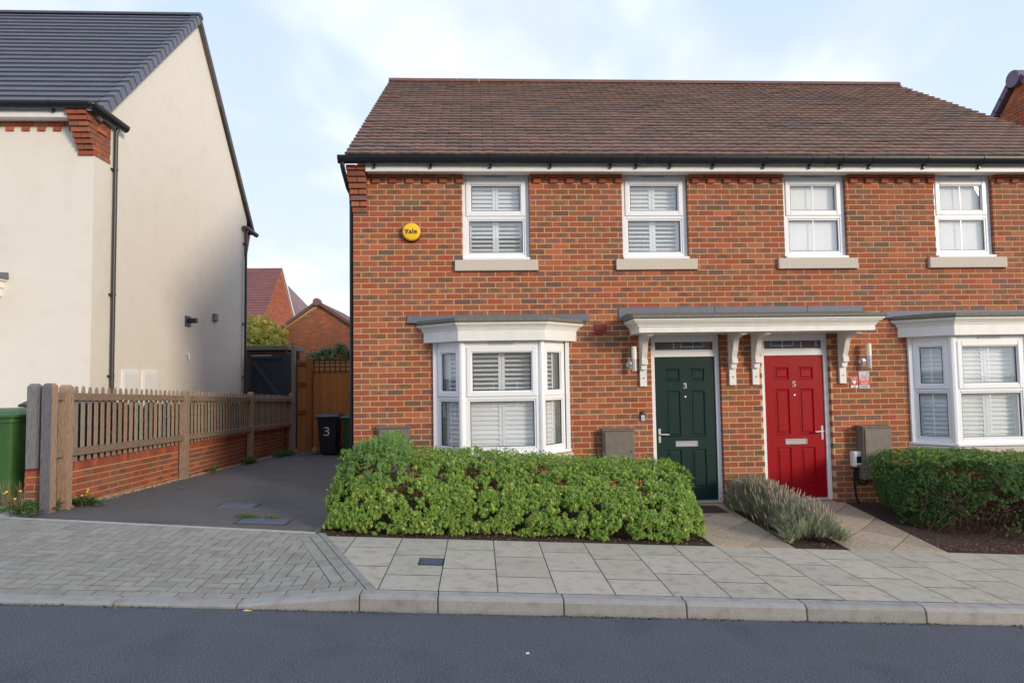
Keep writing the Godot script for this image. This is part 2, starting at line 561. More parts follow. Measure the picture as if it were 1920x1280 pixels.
func setting() -> void:
	# ground to the horizon, always below the surfaces laid on it
	var far := [-300.0, -120.0, -50.0, -26.0] + steps(-24, 24, 3) + [26.0, 50.0, 120.0, 300.0]
	var deep := [-300.0, -120.0, -60.0, -30.0] + steps(-26, 1.5, 2.5) + [3.7, 4.0, 11.0, 14.0, 30.0, 60.0, 120.0, 300.0]
	sheet(self, "ground", far, deep, func(x, z): return 0.27 - 0.0535 * clampf(x, -24, 24) + 0.041 * clampf(z - 1.5, -10.0, 0.0) - (0.24 if z > 3.6 else 0.05), M.field)
	# road, with a slight crown
	sheet(self, "road", steps(-24, 24, 4), [3.84, 5.0, 6.0, 7.4, 9.0, 10.4], func(x, z): return plane(x) - 0.115 + 0.018 * sin((z - 3.84) / 6.56 * PI), M.road)
	sheet(self, "pavement_opposite", steps(-24, 24, 4), [10.4, 10.41, 12.4], func(x, z): return plane(x) - (0.13 if z < 10.405 else 0.0), M.paving)
	# drive
	sheet(self, "driveway", steps(-3.02, -0.02, 0.5), [-7.6, -6, -4.5, -3, -1.5, 0, 1.0, 1.5, 1.8, 2.06], func(x, z): return gy(x, z) - (0.03 if z > 2.0 else 0.0), M.drive)
	var bed := func(x, z): return gy(x, z) - 0.012 + 0.012 * sin(x * 7.1 + z * 4.3) * cos(z * 6.7 - x * 3.1)
	sheet(self, "garden_soil", steps(0.02, 4.03, 0.13), steps(-0.02, 2.17, 0.13), bed, M.soil)
	sheet(self, "garden_soil", steps(4.87, 5.44, 0.1), steps(-0.02, 2.17, 0.13), bed, M.soil)
	sheet(self, "garden_soil", steps(6.47, 12.0, 0.14), steps(-0.02, 2.17, 0.13), bed, M.soil)
	sheet(self, "front_garden_ground", steps(-14, -3.05, 1.2), [-0.9, 0.5, 1.95], func(x, z): return plane(x) - 0.02, M.paving)
	paving()
	kerbs()
	crossing()
	paths()

func paving() -> void:
	var o := MeshInstance3D.new()
	var bedding := MB.new()
	var yb := func(x, z): return plane(x) - 0.008
	var pb := func(x: float, z: float) -> Vector3: return Vector3(maxf(x, splay_x(z) + 0.05), plane(maxf(x, splay_x(z) + 0.05)) - 0.0012, z)
	for x in [0.0, 0.3, 0.6, 0.9, 2.0, 4.0, 6.0, 8.0, 10.0, 12.0, 14.0]:
		var x1: float = x + (0.3 if x < 0.85 else (1.1 if x < 1.0 else 2.0))
		for zz in steps(2.18, 3.75, 0.4).slice(0, -1):
			var dz := 1.57 / 4
			bedding.quad(pb.call(x, zz + dz), pb.call(x1, zz + dz), pb.call(x1, zz), pb.call(x, zz))
	bedding.col = lin(96, 92, 84)
	bedding.c.fill(lin(84, 79, 70))
	o = put(self, "pavement", bedding, M.paving)
	kind(o, "structure")
	var clip := P2([0.13, 2.17, 16.0, 2.17, 16.0, 3.745, 0.875, 3.745])
	var k := -3
	while 0.89 + 0.45 * k < 12.0:
		var x0 := 0.89 + 0.45 * k
		var z := 2.55 - 0.6 if posmod(k, 2) == 1 else 2.76 - 0.6
		z += R.randf_range(-0.012, 0.012)
		for j in 4:
			var z0 := z + 0.6 * j if j > 0 else minf(z, 2.17)
			var z1 := z + 0.6 * (j + 1)
			for poly in Geometry2D.intersect_polygons(P2([x0, z0 + 0.004, x0 + 0.45, z0 + 0.004, x0 + 0.45, z1 - 0.004, x0, z1 - 0.004]), clip):
				if absf(MB.area(poly)) < 0.006: continue
				if z0 > 2.3 and z1 < 3.2 and x0 > 0.89 and x0 < 1.3:  # the slab cut round a water cover
					pass
				var mb := MB.new()
				mb.col = vary(lin(214, 203, 183), 0.08)
				var tilt := R.randf_range(-0.0004, 0.0004)
				mb.slab(poly, func(x, zz): return plane(x) + tilt * (1.0 if x > x0 + 0.2 else -1.0), 0.0042, 0.0015, 0.05)
				if mb.v.size(): put(o, "paving_slab", mb, M.paving)
		k += 1
	var cv := thing("stopcock_cover", "small dark rectangular cover plate set in the grey pavement slabs", "cover plate", Vector3(1.235, plane(1.235), 2.985))
	var a := MB.new()
	a.t = Transform3D(Basis(Vector3.FORWARD, atan(0.0535)), Vector3(1.235, plane(1.235) + 0.003, 2.985))
	a.box(-0.108, -0.02, -0.105, 0.108, 0.003, 0.105, 0.002)
	put(cv, "frame", a, M.iron)
	var b := MB.new()
	b.t = a.t
	b.box(-0.095, -0.018, -0.092, 0.095, 0.006, 0.092, 0.002)
	b.box(0.06, 0.002, -0.01, 0.085, 0.009, 0.01, 0.002)
	put(cv, "lid", b, M.cover)

func kerbs() -> void:
	var base := MB.new()
	for x in steps(-24, 24, 4).slice(0, -1):
		base.quad(Vector3(x, plane(x) - 0.125, 3.89), Vector3(x + 4, plane(x + 4) - 0.125, 3.89), Vector3(x + 4, plane(x + 4) - 0.1, 3.755), Vector3(x, plane(x) - 0.1, 3.755))
	base.c.fill(lin(60, 58, 52))
	var o := put(self, "kerb", base, M.granite)
	kind(o, "structure")
	var joints := [-6.455, -5.54, -4.625, -3.71, -2.795, -1.88, -0.965, -0.1, 0.775, 1.345, 2.271, 3.19, 4.105, 5.03, 5.945, 6.86, 7.775, 8.69, 9.605, 10.52, 11.44]
	for i in joints.size() - 1:
		var x0: float = joints[i] + 0.004
		var x1: float = joints[i + 1] - 0.004
		var mb := MB.new()
		mb.col = vary(lin(188, 184, 176), 0.07)
		var rings := []
		for x in [x0, x0 + 0.005, x1 - 0.005, x1]:
			var e := 0.005 if x == x0 or x == x1 else 0.0
			var f: float = clampf((x + 0.1) / 0.875, 0.0, 1.0)  # dropped at the crossing
			var top := plane(x) - 0.088 * (1.0 - f) - e
			var low := plane(x) - 0.2
			var cr := lerpf(0.012, 0.026, f)
			rings.append([Vector3(x, low, 3.755 + e), Vector3(x, top, 3.755 + e), Vector3(x, top, 3.868 - cr * 0.6), Vector3(x, top - cr * 0.28, 3.879 - cr * 0.25 - e), Vector3(x, top - cr, 3.886 - e), Vector3(x, minf(top - cr - 0.002, plane(x) - 0.088), 3.8925 - e), Vector3(x, low, 3.9 - e)])
		for r in rings: r.reverse()
		mb.loft(rings)
		for q in mb.v.size():  # road grime along the foot of the face
			if mb.v[q].y < plane(mb.v[q].x) - 0.15: mb.c[q] = lin(96, 96, 80)
		put(o, "kerb_stone", mb, M.granite)
	# grit, moss and fallen bits in the channel
	var at := []
	var cols := []
	var mesh := MB.new()
	mesh.quad(Vector3(-1, 0, 1), Vector3(1, 0, 1), Vector3(1, 0.3, -1), Vector3(-1, 0.3, -1))
	mesh.quad(Vector3(-1, 0.5, 1), Vector3(1, 0, 1), Vector3(1, 0.8, -1), Vector3(-1, 0, -1))
	for i in 1500:
		var x := R.randf_range(-3.5, 9.0)
		if sin(x * 3.1) + sin(x * 7.7 + 1.0) < R.randf_range(-1.6, 0.8): continue
		var s := R.randf_range(0.002, 0.007) * (1.6 if R.randf() < 0.06 else 1.0)
		at.append(Transform3D(Basis.from_euler(Vector3(R.randf(), R.randf() * TAU, R.randf())).scaled(Vector3.ONE * s), Vector3(x, plane(x) - 0.113, 3.893 + absf(R.randfn(0.0, 0.022)))))
		cols.append(vary([lin(92, 84, 66), lin(70, 72, 44), lin(120, 112, 90), lin(96, 116, 48)][R.randi() % 4], 0.2))
	var mo := many(self, "gutter_moss", mesh.mesh(), at, cols, M.silver_leaf)
	kind(mo, "stuff")
	tag(mo, "grit and moss caught along the foot of the kerb", "moss")

func crossing() -> void:
	var bed := MB.new()
	var xs := steps(-6.5, 0.9, 0.12)
	for i in xs.size() - 1:
		for j in 12:
			var p := func(x: float, f: float) -> Vector3:
				var z := lerpf(edge_z(minf(x, 0.05)), 3.755, f)
				return Vector3(minf(x, splay_x(z) + 0.04), crossing_y(minf(x, splay_x(z) + 0.04), z) - 0.0028, z)
			bed.quad(p.call(xs[i], (j + 1) / 12.0), p.call(xs[i + 1], (j + 1) / 12.0), p.call(xs[i + 1], j / 12.0), p.call(xs[i], j / 12.0))
	bed.c.fill(lin(58, 58, 52))
	var o := put(self, "driveway_crossing", bed, M.paving)
	kind(o, "structure")
	var blocks := []
	var add := func(poly: PackedVector2Array) -> void:
		if absf(MB.area(poly)) > 0.0012: blocks.append(poly)
	# two stretcher courses along the kerb, one along the edging, two along the splay
	for r in 2:
		var z0 := 3.555 + 0.1 * r
		var x := -6.5 + 0.1 * r
		while x < 1.0:
			for q in Geometry2D.intersect_polygons(P2([x, z0 + 0.002, x + 0.2, z0 + 0.002, x + 0.2, z0 + 0.098, x, z0 + 0.098]), P2([-6.5, 3.5, splay_x(3.5), 3.5, splay_x(3.757), 3.757, -6.5, 3.757])): add.call(q)
			x += 0.2
	var x := -6.5
	while x < 0.1:
		var q := P2([x, edge_z(x) + 0.03, x + 0.2, edge_z(x + 0.2) + 0.03, x + 0.2, edge_z(x + 0.2) + 0.13, x, edge_z(x) + 0.13])
		for w in Geometry2D.intersect_polygons(q, P2([-6.5, 1, splay_x(1.95), 1.95, splay_x(2.6), 2.6, -6.5, 2.6])): add.call(w)
		x += 0.2
	var sd := Vector2(0.455, 1.0).normalized()
	var sn := Vector2(-sd.y, sd.x) * 0.1
	for r in 2:
		var a := Vector2(splay_x(2.0), 2.0) + sn * r
		for i in 10:
			var b := a + sd * (0.2 * i + 0.1 * r - 0.1)
			for w in Geometry2D.intersect_polygons(PackedVector2Array([b, b + sd * 0.2, b + sd * 0.2 + sn, b + sn]), P2([-2, edge_z(-2) + 0.13, 1, edge_z(0.3) + 0.13, 1, 3.555, -2, 3.555])): add.call(w)
	var fld := P2([-6.5, edge_z(-6.5) + 0.13, splay_x(2.2) - 0.225, edge_z(-0.2) + 0.13, splay_x(3.555) - 0.22, 3.555, -6.5, 3.555])
	for i in 74:
		for j in range(-1, 30):
			var d := posmod(i - j, 4)
			var bx := -6.5 + 0.1 * i
			var bz := 3.555 - 0.1 * (j + 1)
			var q: PackedVector2Array
			if d == 0: q = P2([bx, bz + 0.002, bx + 0.2, bz + 0.002, bx + 0.2, bz + 0.098, bx, bz + 0.098])
			elif d == 3: q = P2([bx, bz - 0.098, bx + 0.1, bz - 0.098, bx + 0.1, bz + 0.098, bx, bz + 0.098])
			else: continue
			for w in Geometry2D.intersect_polygons(q, fld): add.call(w)
	var cen := func(p: PackedVector2Array) -> float:
		var s := Vector2()
		for w in p: s += w
		s /= p.size()
		return Vector2(s.x - EYE.x, s.y - EYE.z).length() + (100.0 if s.x < -3.6 else 0.0)
	blocks.sort_custom(func(a, b): return cen.call(a) < cen.call(b))
	var rest := MB.new()
	for i in blocks.size():
		var mb := MB.new() if i < 298 else rest
		mb.col = vary(lin(178, 173, 160), 0.1)
		var h := R.randf_range(0.0, 0.0015)
		mb.slab(blocks[i], crossing_y, 0.0036, 0.0015, 0.045, h)
		if i < 298 and mb.v.size(): put(o, "block_paver", mb, M.paving)
	kind(put(o, "block_paver_far", rest, M.paving), "stuff")
	# flush concrete edging against the drive, and the strip along the splay
	var e := MB.new()
	e.col = lin(205, 203, 196)
	for i in 8:
		var xa := -6.3 + 0.79 * i
		e.slab(P2([xa, edge_z(xa) - 0.025, xa + 0.787, edge_z(xa + 0.787) - 0.025, xa + 0.787, edge_z(xa + 0.787) + 0.025, xa, edge_z(xa) + 0.025]), func(px, pz): return plane(px) + 0.006, 0.001, 0.004, 0.06)
	put(o, "edging", e, M.granite)
	for i in 2:
		var s := MB.new()
		s.col = lin(176, 172, 164)
		var z0 := 2.06 + 0.845 * i
		var z1 := z0 + 0.842
		s.slab(P2([splay_x(z0), z0, splay_x(z0) + 0.075, z0, splay_x(z1) + 0.075, z1, splay_x(z1), z1]), func(px, pz): return plane(px) + 0.003, 0.002, 0.004, 0.06)
		put(o, "edging_strip", s, M.granite)
	var g2 := MB.new()  # edging between drive and hedge bed
	g2.col = lin(120, 118, 112)
	g2.slab(P2([-0.03, 0.2, 0.02, 0.2, 0.04, 2.05, -0.01, 2.05]), func(px, pz): return plane(px) + 0.02, 0.0, 0.004, 0.06)
	put(o, "bed_edging", g2, M.granite)

func paths() -> void:
	for k in 2:
		var quadp: PackedVector2Array = [P2([4.03, -0.02, 4.93, -0.02, 4.87, 2.17, 4.03, 2.17]), P2([5.46, -0.02, 6.62, -0.02, 6.47, 2.17, 5.44, 2.17])][k]
		var bed := MB.new()
		var zs := steps(-0.02, 2.17, 0.25)
		for i in zs.size() - 1:
			var p := func(f: float, z: float) -> Vector3:
				var t: float = (z + 0.02) / 2.19
				var x := lerpf(lerpf(quadp[0].x, quadp[1].x, f), lerpf(quadp[3].x, quadp[2].x, f), t)
				return Vector3(x, gy(x, z) - 0.004, z)
			for k2 in 8: bed.quad(p.call(k2 / 8.0, zs[i + 1]), p.call((k2 + 1) / 8.0, zs[i + 1]), p.call((k2 + 1) / 8.0, zs[i]), p.call(k2 / 8.0, zs[i]))
		bed.c.fill(lin(92, 82, 70))
		var o := put(self, "garden_path", bed, M.sandstone)
		kind(o, "structure")
		var a := deg_to_rad(44.0)
		var ex := Vector2(cos(a), sin(a)) * 0.45
		var ez := Vector2(-sin(a), cos(a)) * 0.45
		var c0 := Vector2([4.33, 5.87][k], 2.17)
		for i in range(-7, 8):
			for j in range(-7, 8):
				var q := c0 + ex * i + ez * (j + (0.5 if posmod(i, 2) else 0.0))
				for w in Geometry2D.intersect_polygons(PackedVector2Array([q, q + ex, q + ex + ez, q + ez]), quadp):
					if absf(MB.area(w)) < 0.003: continue
					var mb := MB.new()
					mb.col = vary([lin(190, 178, 160), lin(176, 166, 150), lin(200, 186, 164)][R.randi() % 3], 0.06)
					mb.slab(w, gy, 0.005, 0.0015, 0.04, R.randf_range(0.0, 0.0015))
					if mb.v.size(): put(o, "flagstone", mb, M.sandstone)


# ---------------------------------------------------------------- brickwork
func brick_mesh(w: float, h: float, d: float, vr: int) -> ArrayMesh:
	var key := "%d_%d_%d_%d" % [roundi(w * 500), roundi(h * 1000), roundi(d * 1000), vr]
	if not brick_cache.has(key):
		var mb := MB.new()
		mb.brick(0, 0, roundi(w * 500) / 500.0, h, 0, d, vr)
		brick_cache[key] = mb.mesh(Vector3.ZERO, M.brick)
	return brick_cache[key]

# bricks: [x, y, w, h, z, depth] in the frame T; the limit nearest ones become parts, the rest one part
func lay(parent: Node, T: Transform3D, bricks: Array, limit: int, hidden := func(_p): return false, called := "brick", far_name := "brickwork_far") -> void:
	var rank := []
	for b in bricks:
		var p := T * Vector3(b[0] + b[2] / 2, b[1], b[4])
		rank.append([p.distance_to(EYE) + (50.0 if hidden.call(p) else 0.0), b])
	rank.sort_custom(func(a, b): return a[0] < b[0])
	var rest := MB.new()
	rest.t = T
	for i in rank.size():
		var b: Array = rank[i][1]
		var vr: int = b[6] if b.size() > 6 else pick_brick()
		if i < limit and rank[i][0] < 40.0:
			place(parent, called, brick_mesh(b[2], b[3], b[5], vr), T * Transform3D(Basis(), Vector3(b[0], b[1], b[4])))
		else:
			rest.brick(b[0], b[1], b[2], b[3], b[4], b[5], vr)
	if rest.v.size(): kind(put(parent, far_name, rest, M.brick), "stuff")

# stretcher bond over free intervals: holes are [x0, y0, x1, y1]
func courses(x0: float, x1: float, y_top: float, n: int, holes: Array, shift := 0, ends := true) -> Array:
	var r := []
	for i in n:
		var y := y_top - 0.075 * (i + 1)
		var free := [[x0, x1]]
		for h in holes:
			if y + 0.07 > h[1] and y + 0.005 < h[3]:
				var nf := []
				for f in free:
					if h[2] <= f[0] or h[0] >= f[1]: nf.append(f)
					else:
						if h[0] > f[0]: nf.append([f[0], h[0]])
						if h[2] < f[1]: nf.append([h[2], f[1]])
				free = nf
		for f in free:
			var off := 0.0 if posmod(i + shift, 2) == 0 else -0.1125
			var k := floori((f[0] - off) / 0.225)
			while k * 0.225 + off < f[1] - 0.02:
				var a: float = maxf(k * 0.225 + off, f[0])
				var b: float = minf(k * 0.225 + off + 0.2125, f[1])
				if b - a > 0.028:
					r.append([a, y + 0.006, b - a, 0.063, R.randf_range(-0.0012, 0.0012), 0.1])
				k += 1
	return r

func backing(mb: MB, x0: float, x1: float, y0: float, y1: float, holes: Array, z0: float, z1: float) -> void:  # mortar and core, as boxes round the holes
	var xs := [x0, x1]
	for h in holes:
		for q in [h[0] - 0.004, h[2] + 0.004]:
			if q > x0 and q < x1: xs.append(q)
	xs.sort()
	for i in xs.size() - 1:
		if xs[i + 1] - xs[i] < 0.0005: continue
		var mid: float = (xs[i] + xs[i + 1]) / 2
		var ys := [[y0, y1]]
		for h in holes:
			if mid > h[0] - 0.004 and mid < h[2] + 0.004:
				var ny := []
				for f in ys:
					if h[3] + 0.004 <= f[0] or h[1] - 0.004 >= f[1]: ny.append(f)
					else:
						if h[1] - 0.004 > f[0]: ny.append([f[0], h[1] - 0.004])
						if h[3] + 0.004 < f[1]: ny.append([h[3] + 0.004, f[1]])
				ys = ny
		for f in ys: mb.box(xs[i], f[0], z0, xs[i + 1], f[1], z1)


# ---------------------------------------------------------------- windows
func glaze(parent: Node, T: Transform3D, x0: float, y0: float, x1: float, y1: float, z: float, gasket := true) -> void:
	var a := MB.new()
	a.t = T
	a.quad(Vector3(x0, y0, z), Vector3(x1, y0, z), Vector3(x1, y1, z), Vector3(x0, y1, z))
	for q in [0.004, 0.016, 0.02]:
		a.quad(Vector3(x0, y0, z - q), Vector3(x1, y0, z - q), Vector3(x1, y1, z - q), Vector3(x0, y1, z - q))
	put(parent, "pane", a, M.glass)
	if gasket:
		var b := MB.new()
		b.t = T
		ring(b, x0 - 0.004, y0 - 0.004, x1 + 0.004, y1 + 0.004, 0.012, z - 0.012, z + 0.004)
		put(parent, "gasket", b, M.black_plastic)

func ring(mb: MB, x0: float, y0: float, x1: float, y1: float, w: float, z0: float, z1: float, bev := 0.0, top := -1.0) -> void:
	var wt := w if top < 0 else top
	mb.box(x0, y0, z0, x0 + w, y1, z1, bev)
	mb.box(x1 - w, y0, z0, x1, y1, z1, bev)
	mb.box(x0 + w, y0, z0, x1 - w, y0 + w, z1 - 0.0006, bev)
	mb.box(x0 + w, y1 - wt, z0, x1 - w, y1, z1 - 0.0006, bev)

# plantation shutters: tiers are [y0, y1, tilt in degrees]
func shutters(parent: Node, T: Transform3D, x0: float, x1: float, tiers: Array, z: float, leaves := 2, pitch := 0.054) -> void:
	var fr := MB.new()
	fr.t = T
	var w := (x1 - x0) / leaves
	for l in leaves:
		var a := x0 + w * l
		fr.box(a + 0.002, tiers[0][0], z - 0.014, a + 0.042, tiers[-1][1], z + 0.014, 0.002)
		fr.box(a + w - 0.042, tiers[0][0], z - 0.014, a + w - 0.002, tiers[-1][1], z + 0.014, 0.002)
		for t in tiers:
			fr.box(a + 0.042, t[0], z - 0.0135, a + w - 0.042, t[0] + 0.045, z + 0.0135)
			fr.box(a + 0.042, t[1] - 0.045, z - 0.0135, a + w - 0.042, t[1], z + 0.0135)
	put(parent, "shutter_frame", fr, M.shutter)
	var s := MB.new()
	var len := w - 0.088
	var rr := []
	for x in [0.0, len]:
		var q := []
		for i in 8:
			var an := TAU * i / 8
			q.append(Vector3(x, sin(an) * 0.0045, cos(an) * 0.032))
		rr.append(q)
	s.loft(rr)
	var slat := s.mesh()
	for l in leaves:
		for t in tiers:
			var n := int((t[1] - t[0] - 0.09) / pitch)
			for i in n:
				var y: float = t[0] + 0.045 + (t[1] - t[0] - 0.09) * (i + 0.5) / n
				place(parent, "shutter_slat", slat, T * Transform3D(Basis(Vector3.RIGHT, deg_to_rad(t[2] + R.randf_range(-1.5, 1.5))), Vector3(x0 + w * l + 0.044, y, z)), M.shutter)

# one storey-height casement pair: frame, transom, opening top light, fixed light below
func casement(parent: Node, T: Transform3D, w: float, y0: float, ytr: float, y1: float, head: float, side := 0.045) -> Array:
	var f := MB.new()
	f.t = T
	f.box(0, y0, -0.07, side, y1 + head, 0, 0.004)
	f.box(w - side, y0, -0.07, w, y1 + head, 0, 0.004)
	f.box(side, y0, -0.07, w - side, y0 + 0.055, -0.0006, 0.004)
	f.box(side, y1, -0.07, w - side, y1 + head, -0.0006, 0.004)
	f.box(side, ytr - 0.03, -0.07, w - side, ytr + 0.03, -0.0006, 0.004)
	ring(f, side + 0.001, y0 + 0.056, w - side - 0.001, ytr - 0.031, 0.022, -0.05, -0.009, 0.005)
	put(parent, "frame", f, M.upvc)
	var s := MB.new()
	s.t = T
	ring(s, side - 0.018, ytr + 0.012, w - side + 0.018, y1 + 0.018, 0.062, -0.045, 0.014, 0.006)
	ring(s, side + 0.043, ytr + 0.073, w - side - 0.043, y1 - 0.043, 0.014, -0.03, -0.002, 0.004)
	put(parent, "opening_light", s, M.upvc)
	var lo := [side + 0.024, y0 + 0.079, w - side - 0.024, ytr - 0.054]
	var hi := [side + 0.058, ytr + 0.088, w - side - 0.058, y1 - 0.058]
	glaze(parent, T, lo[0], lo[1], lo[2], lo[3], -0.024)
	glaze(parent, T, hi[0], hi[1], hi[2], hi[3], -0.016)
	return [lo, hi]

func vent_strip(parent: Node, T: Transform3D, xm: float, y: float, z: float) -> void:
	var v := MB.new()
	v.t = T
	v.box(xm - 0.16, y - 0.011, z, xm + 0.16, y + 0.011, z + 0.012, 0.004)
	put(parent, "trickle_vent", v, M.grey_print)

func upper_window(house: Node, x0: float, x1: float, pane_cover: bool) -> void:
	var o := Node3D.new()
	o.name = "window"
	o.position = Vector3(x0, 3.375, -0.055) - org(house)
	house.add_child(o, true)
	var w := x1 - x0
	var T := Transform3D(Basis(), Vector3(x0, 3.375, -0.055))
	casement(o, T, w, 0.035, 0.6, 1.09, 0.13, 0.07)
	vent_strip(o, T, w / 2, 1.155, 0.0)
	var c := MB.new()
	c.t = T
	c.box(0.003, 0.0, -0.06, w - 0.003, 0.034, 0.085, 0.006)
	put(o, "cill", c, M.upvc)
	var st := MB.new()
	st.box((x0 + x1) / 2 - 0.563, 3.226, -0.1, (x0 + x1) / 2 + 0.563, 3.374, 0.045, 0.006)
	put(o, "stone_sill", st, M.sill)
	if pane_cover:
		shutters(o, T, 0.08, w - 0.08, [[0.1, 0.6, 36.0], [0.602, 1.1, 56.0]], -0.12)
	else:
		var b := MB.new()
		b.t = T
		b.box(w / 2 - 0.009, 0.115, -0.022, w / 2 + 0.009, 0.545, -0.017, 0.002)
		b.box(w / 2 - 0.009, 0.69, -0.014, w / 2 + 0.009, 1.03, -0.009, 0.002)
		put(o, "glazing_bar", b, M.upvc)
		var n := MB.new()  # white sheet added close behind the panes to imitate reflected bright sky
		n.t = T
		n.box(0.02, 0.06, -0.085, w - 0.02, 1.15, -0.075)
		put(o, "pane_cover", n, M.sky_white)


# ---------------------------------------------------------------- bay
func bay_ring(xl: float, xr: float, zf: float, run: float, d: float, y: float) -> Array:  # outline of the bay moved out by d
	var nrm := Vector2(-zf, run).normalized()  # left facet, pointing out and forward
	var k: float = (1.0 - nrm.y) / -nrm.x  # slide of the front corner as the outline grows
	var wl := d / -nrm.x
	return [Vector3(xl - run - wl, y, 0), Vector3(xl - k * d, y, zf + d), Vector3(xr + k * d, y, zf + d), Vector3(xr + run + wl, y, 0)]

func bay(house: Node, dx: float, open_upper: bool) -> void:
	var xl := 1.445 + dx
	var xr := 2.475 + dx
	var zf := 0.36
	var run := 0.37
	var o := Node3D.new()
	o.name = "bay_window"
	o.position = Vector3(1.96 + dx, 0.7, 0) - org(house)
	house.add_child(o, true)
	var rg := func(d: float, y: float) -> Array: return bay_ring(xl, xr, zf, run, d, y)
	# brick base and its stone sill
	var hidden := func(p): return p.x < 4.2
	var fr := [rg.call(0.0, 0.0)[0], rg.call(0.0, 0.0)[1], rg.call(0.0, 0.0)[2], rg.call(0.0, 0.0)[3]]
	var core := MB.new()
	core.loft([rg.call(-0.008, -0.3), rg.call(-0.008, 0.66)], true, true, true)
	put(o, "base", core, M.mortar)
	var bmb := MB.new()
	for i in 3:
		var a: Vector3 = fr[i]
		var b: Vector3 = fr[i + 1]
		var ex := (b - a).normalized()
		bmb.t = Transform3D(Basis(ex, Vector3.UP, ex.cross(Vector3.UP)), Vector3(a.x, 0, a.z))
		for k in courses(0.0, a.distance_to(b), 0.66, 11, [], i): bmb.brick(k[0], k[1], k[2], k[3], k[4], 0.03, pick_brick())
	kind(put(o, "base_brickwork", bmb, M.brick), "stuff")
	var xm := (xl + xr) / 2
	var sl := MB.new()
	sl.loft([rg.call(0.05, 0.66), rg.call(0.05, 0.772), rg.call(0.045, 0.778), rg.call(-0.1, 0.79)])
	put(o, "stone_sill", sl, M.sill)
	var jt := MB.new()
	for q in [-0.16, -0.03]: jt.box(xm + q, 0.662, zf + 0.04, xm + q + 0.008, 0.77, zf + 0.0515)
	put(o, "sill_joint", jt, M.grey_mortar)
	var cl := MB.new()
	cl.loft([rg.call(0.03, 0.79), rg.call(0.035, 0.795), rg.call(0.035, 0.818), rg.call(0.028, 0.824), rg.call(-0.1, 0.83)])
	put(o, "cill", cl, M.upvc)
	# three facets
	for i in 3:
		var a: Vector3 = fr[i]
		var b: Vector3 = fr[i + 1]
		var ex := (b - a).normalized()
		var L := a.distance_to(b)
		var T := Transform3D(Basis(ex, Vector3.UP, ex.cross(Vector3.UP)), Vector3(a.x, 0.0, a.z))
		var inset := 0.03
		var Tw := T * Transform3D(Basis(), Vector3(inset, 0, -0.012))
		var w := L - inset * 2
		var gl := casement(o, Tw, w, 0.826, 1.535, 2.165, 0.115, 0.04 if i != 1 else 0.05)
		if i == 1: vent_strip(o, Tw, w / 2, 2.225, 0.0)
		var tilt := 24.0 if open_upper else 66.0
		if i == 1:
			shutters(o, Tw, 0.045, w - 0.045, [[0.83, 1.52, 68.0], [1.522, 2.2, tilt]], -0.13, 2, 0.057)
		else:
			shutters(o, Tw, 0.02 if i == 2 else 0.05, w - (0.05 if i == 2 else 0.02), [[0.83, 1.52, 62.0], [1.522, 2.2, tilt]], -0.14, 1, 0.057)
		if i != 1 or not open_upper:
			var gb := MB.new()
			gb.t = Tw
			gb.box(w / 2 - 0.008, gl[0][1], -0.038, w / 2 + 0.008, gl[0][3], -0.034)
			gb.box(w / 2 - 0.008, gl[1][1], -0.03, w / 2 + 0.008, gl[1][3], -0.026)
			put(o, "glazing_bar", gb, M.upvc)
	# corner posts
	for i in [1, 2]:
		var p := MB.new()
		var q: Vector3 = fr[i]
		p.t = Transform3D(Basis(), Vector3(q.x, 0, q.z - 0.03))
		var rr := []
		for y in [0.826, 2.28]:
			var ring_ := []
			for k in 10: ring_.append(Vector3(sin(TAU * k / 10) * 0.045, y, cos(TAU * k / 10) * 0.045))
			rr.append(ring_)
		p.loft(rr)
		put(o, "corner_post", p, M.upvc)
	for i in [0, 3]:
		var p := MB.new()
		var q: Vector3 = fr[i]
		p.box(q.x - 0.02, 0.826, -0.05, q.x + 0.035, 2.28, 0.032 if i else 0.03, 0.003)
		put(o, "wall_post", p, M.upvc)
	# head: soffit, fascia, cornice, lead
	var fa := MB.new()
	fa.loft([rg.call(0.1, 2.262), rg.call(0.1, 2.412)], true, true, true)
	put(o, "fascia", fa, M.white_paint)
	var co := MB.new()
	co.loft([rg.call(0.112, 2.405), rg.call(0.112, 2.418), rg.call(0.122, 2.43), rg.call(0.128, 2.446), rg.call(0.15, 2.456), rg.call(0.15, 2.462), rg.call(0.165, 2.47), rg.call(0.17, 2.5), rg.call(0.165, 2.504)], true, true, true)
	put(o, "cornice", co, M.white_paint)
	var ld := MB.new()
	ld.loft([rg.call(0.18, 2.494), rg.call(0.188, 2.512), rg.call(0.18, 2.55), bay_ring(xl + 0.03, xr - 0.03, 0.015, run * 0.9, 0.0, 2.6)], true, true, true)
	put(o, "lead_roof", ld, M.weathered_lead)
	var fl := MB.new()
	fl.box(0.715 + dx, 2.552, 0.0, 3.16 + dx, 2.632, 0.016, 0.004)
	fl.quad(Vector3(0.715 + dx, 2.53, 0.05), Vector3(3.16 + dx, 2.53, 0.05), Vector3(3.16 + dx, 2.56, 0.012), Vector3(0.715 + dx, 2.56, 0.012))
	put(o, "flashing", fl, M.lead)


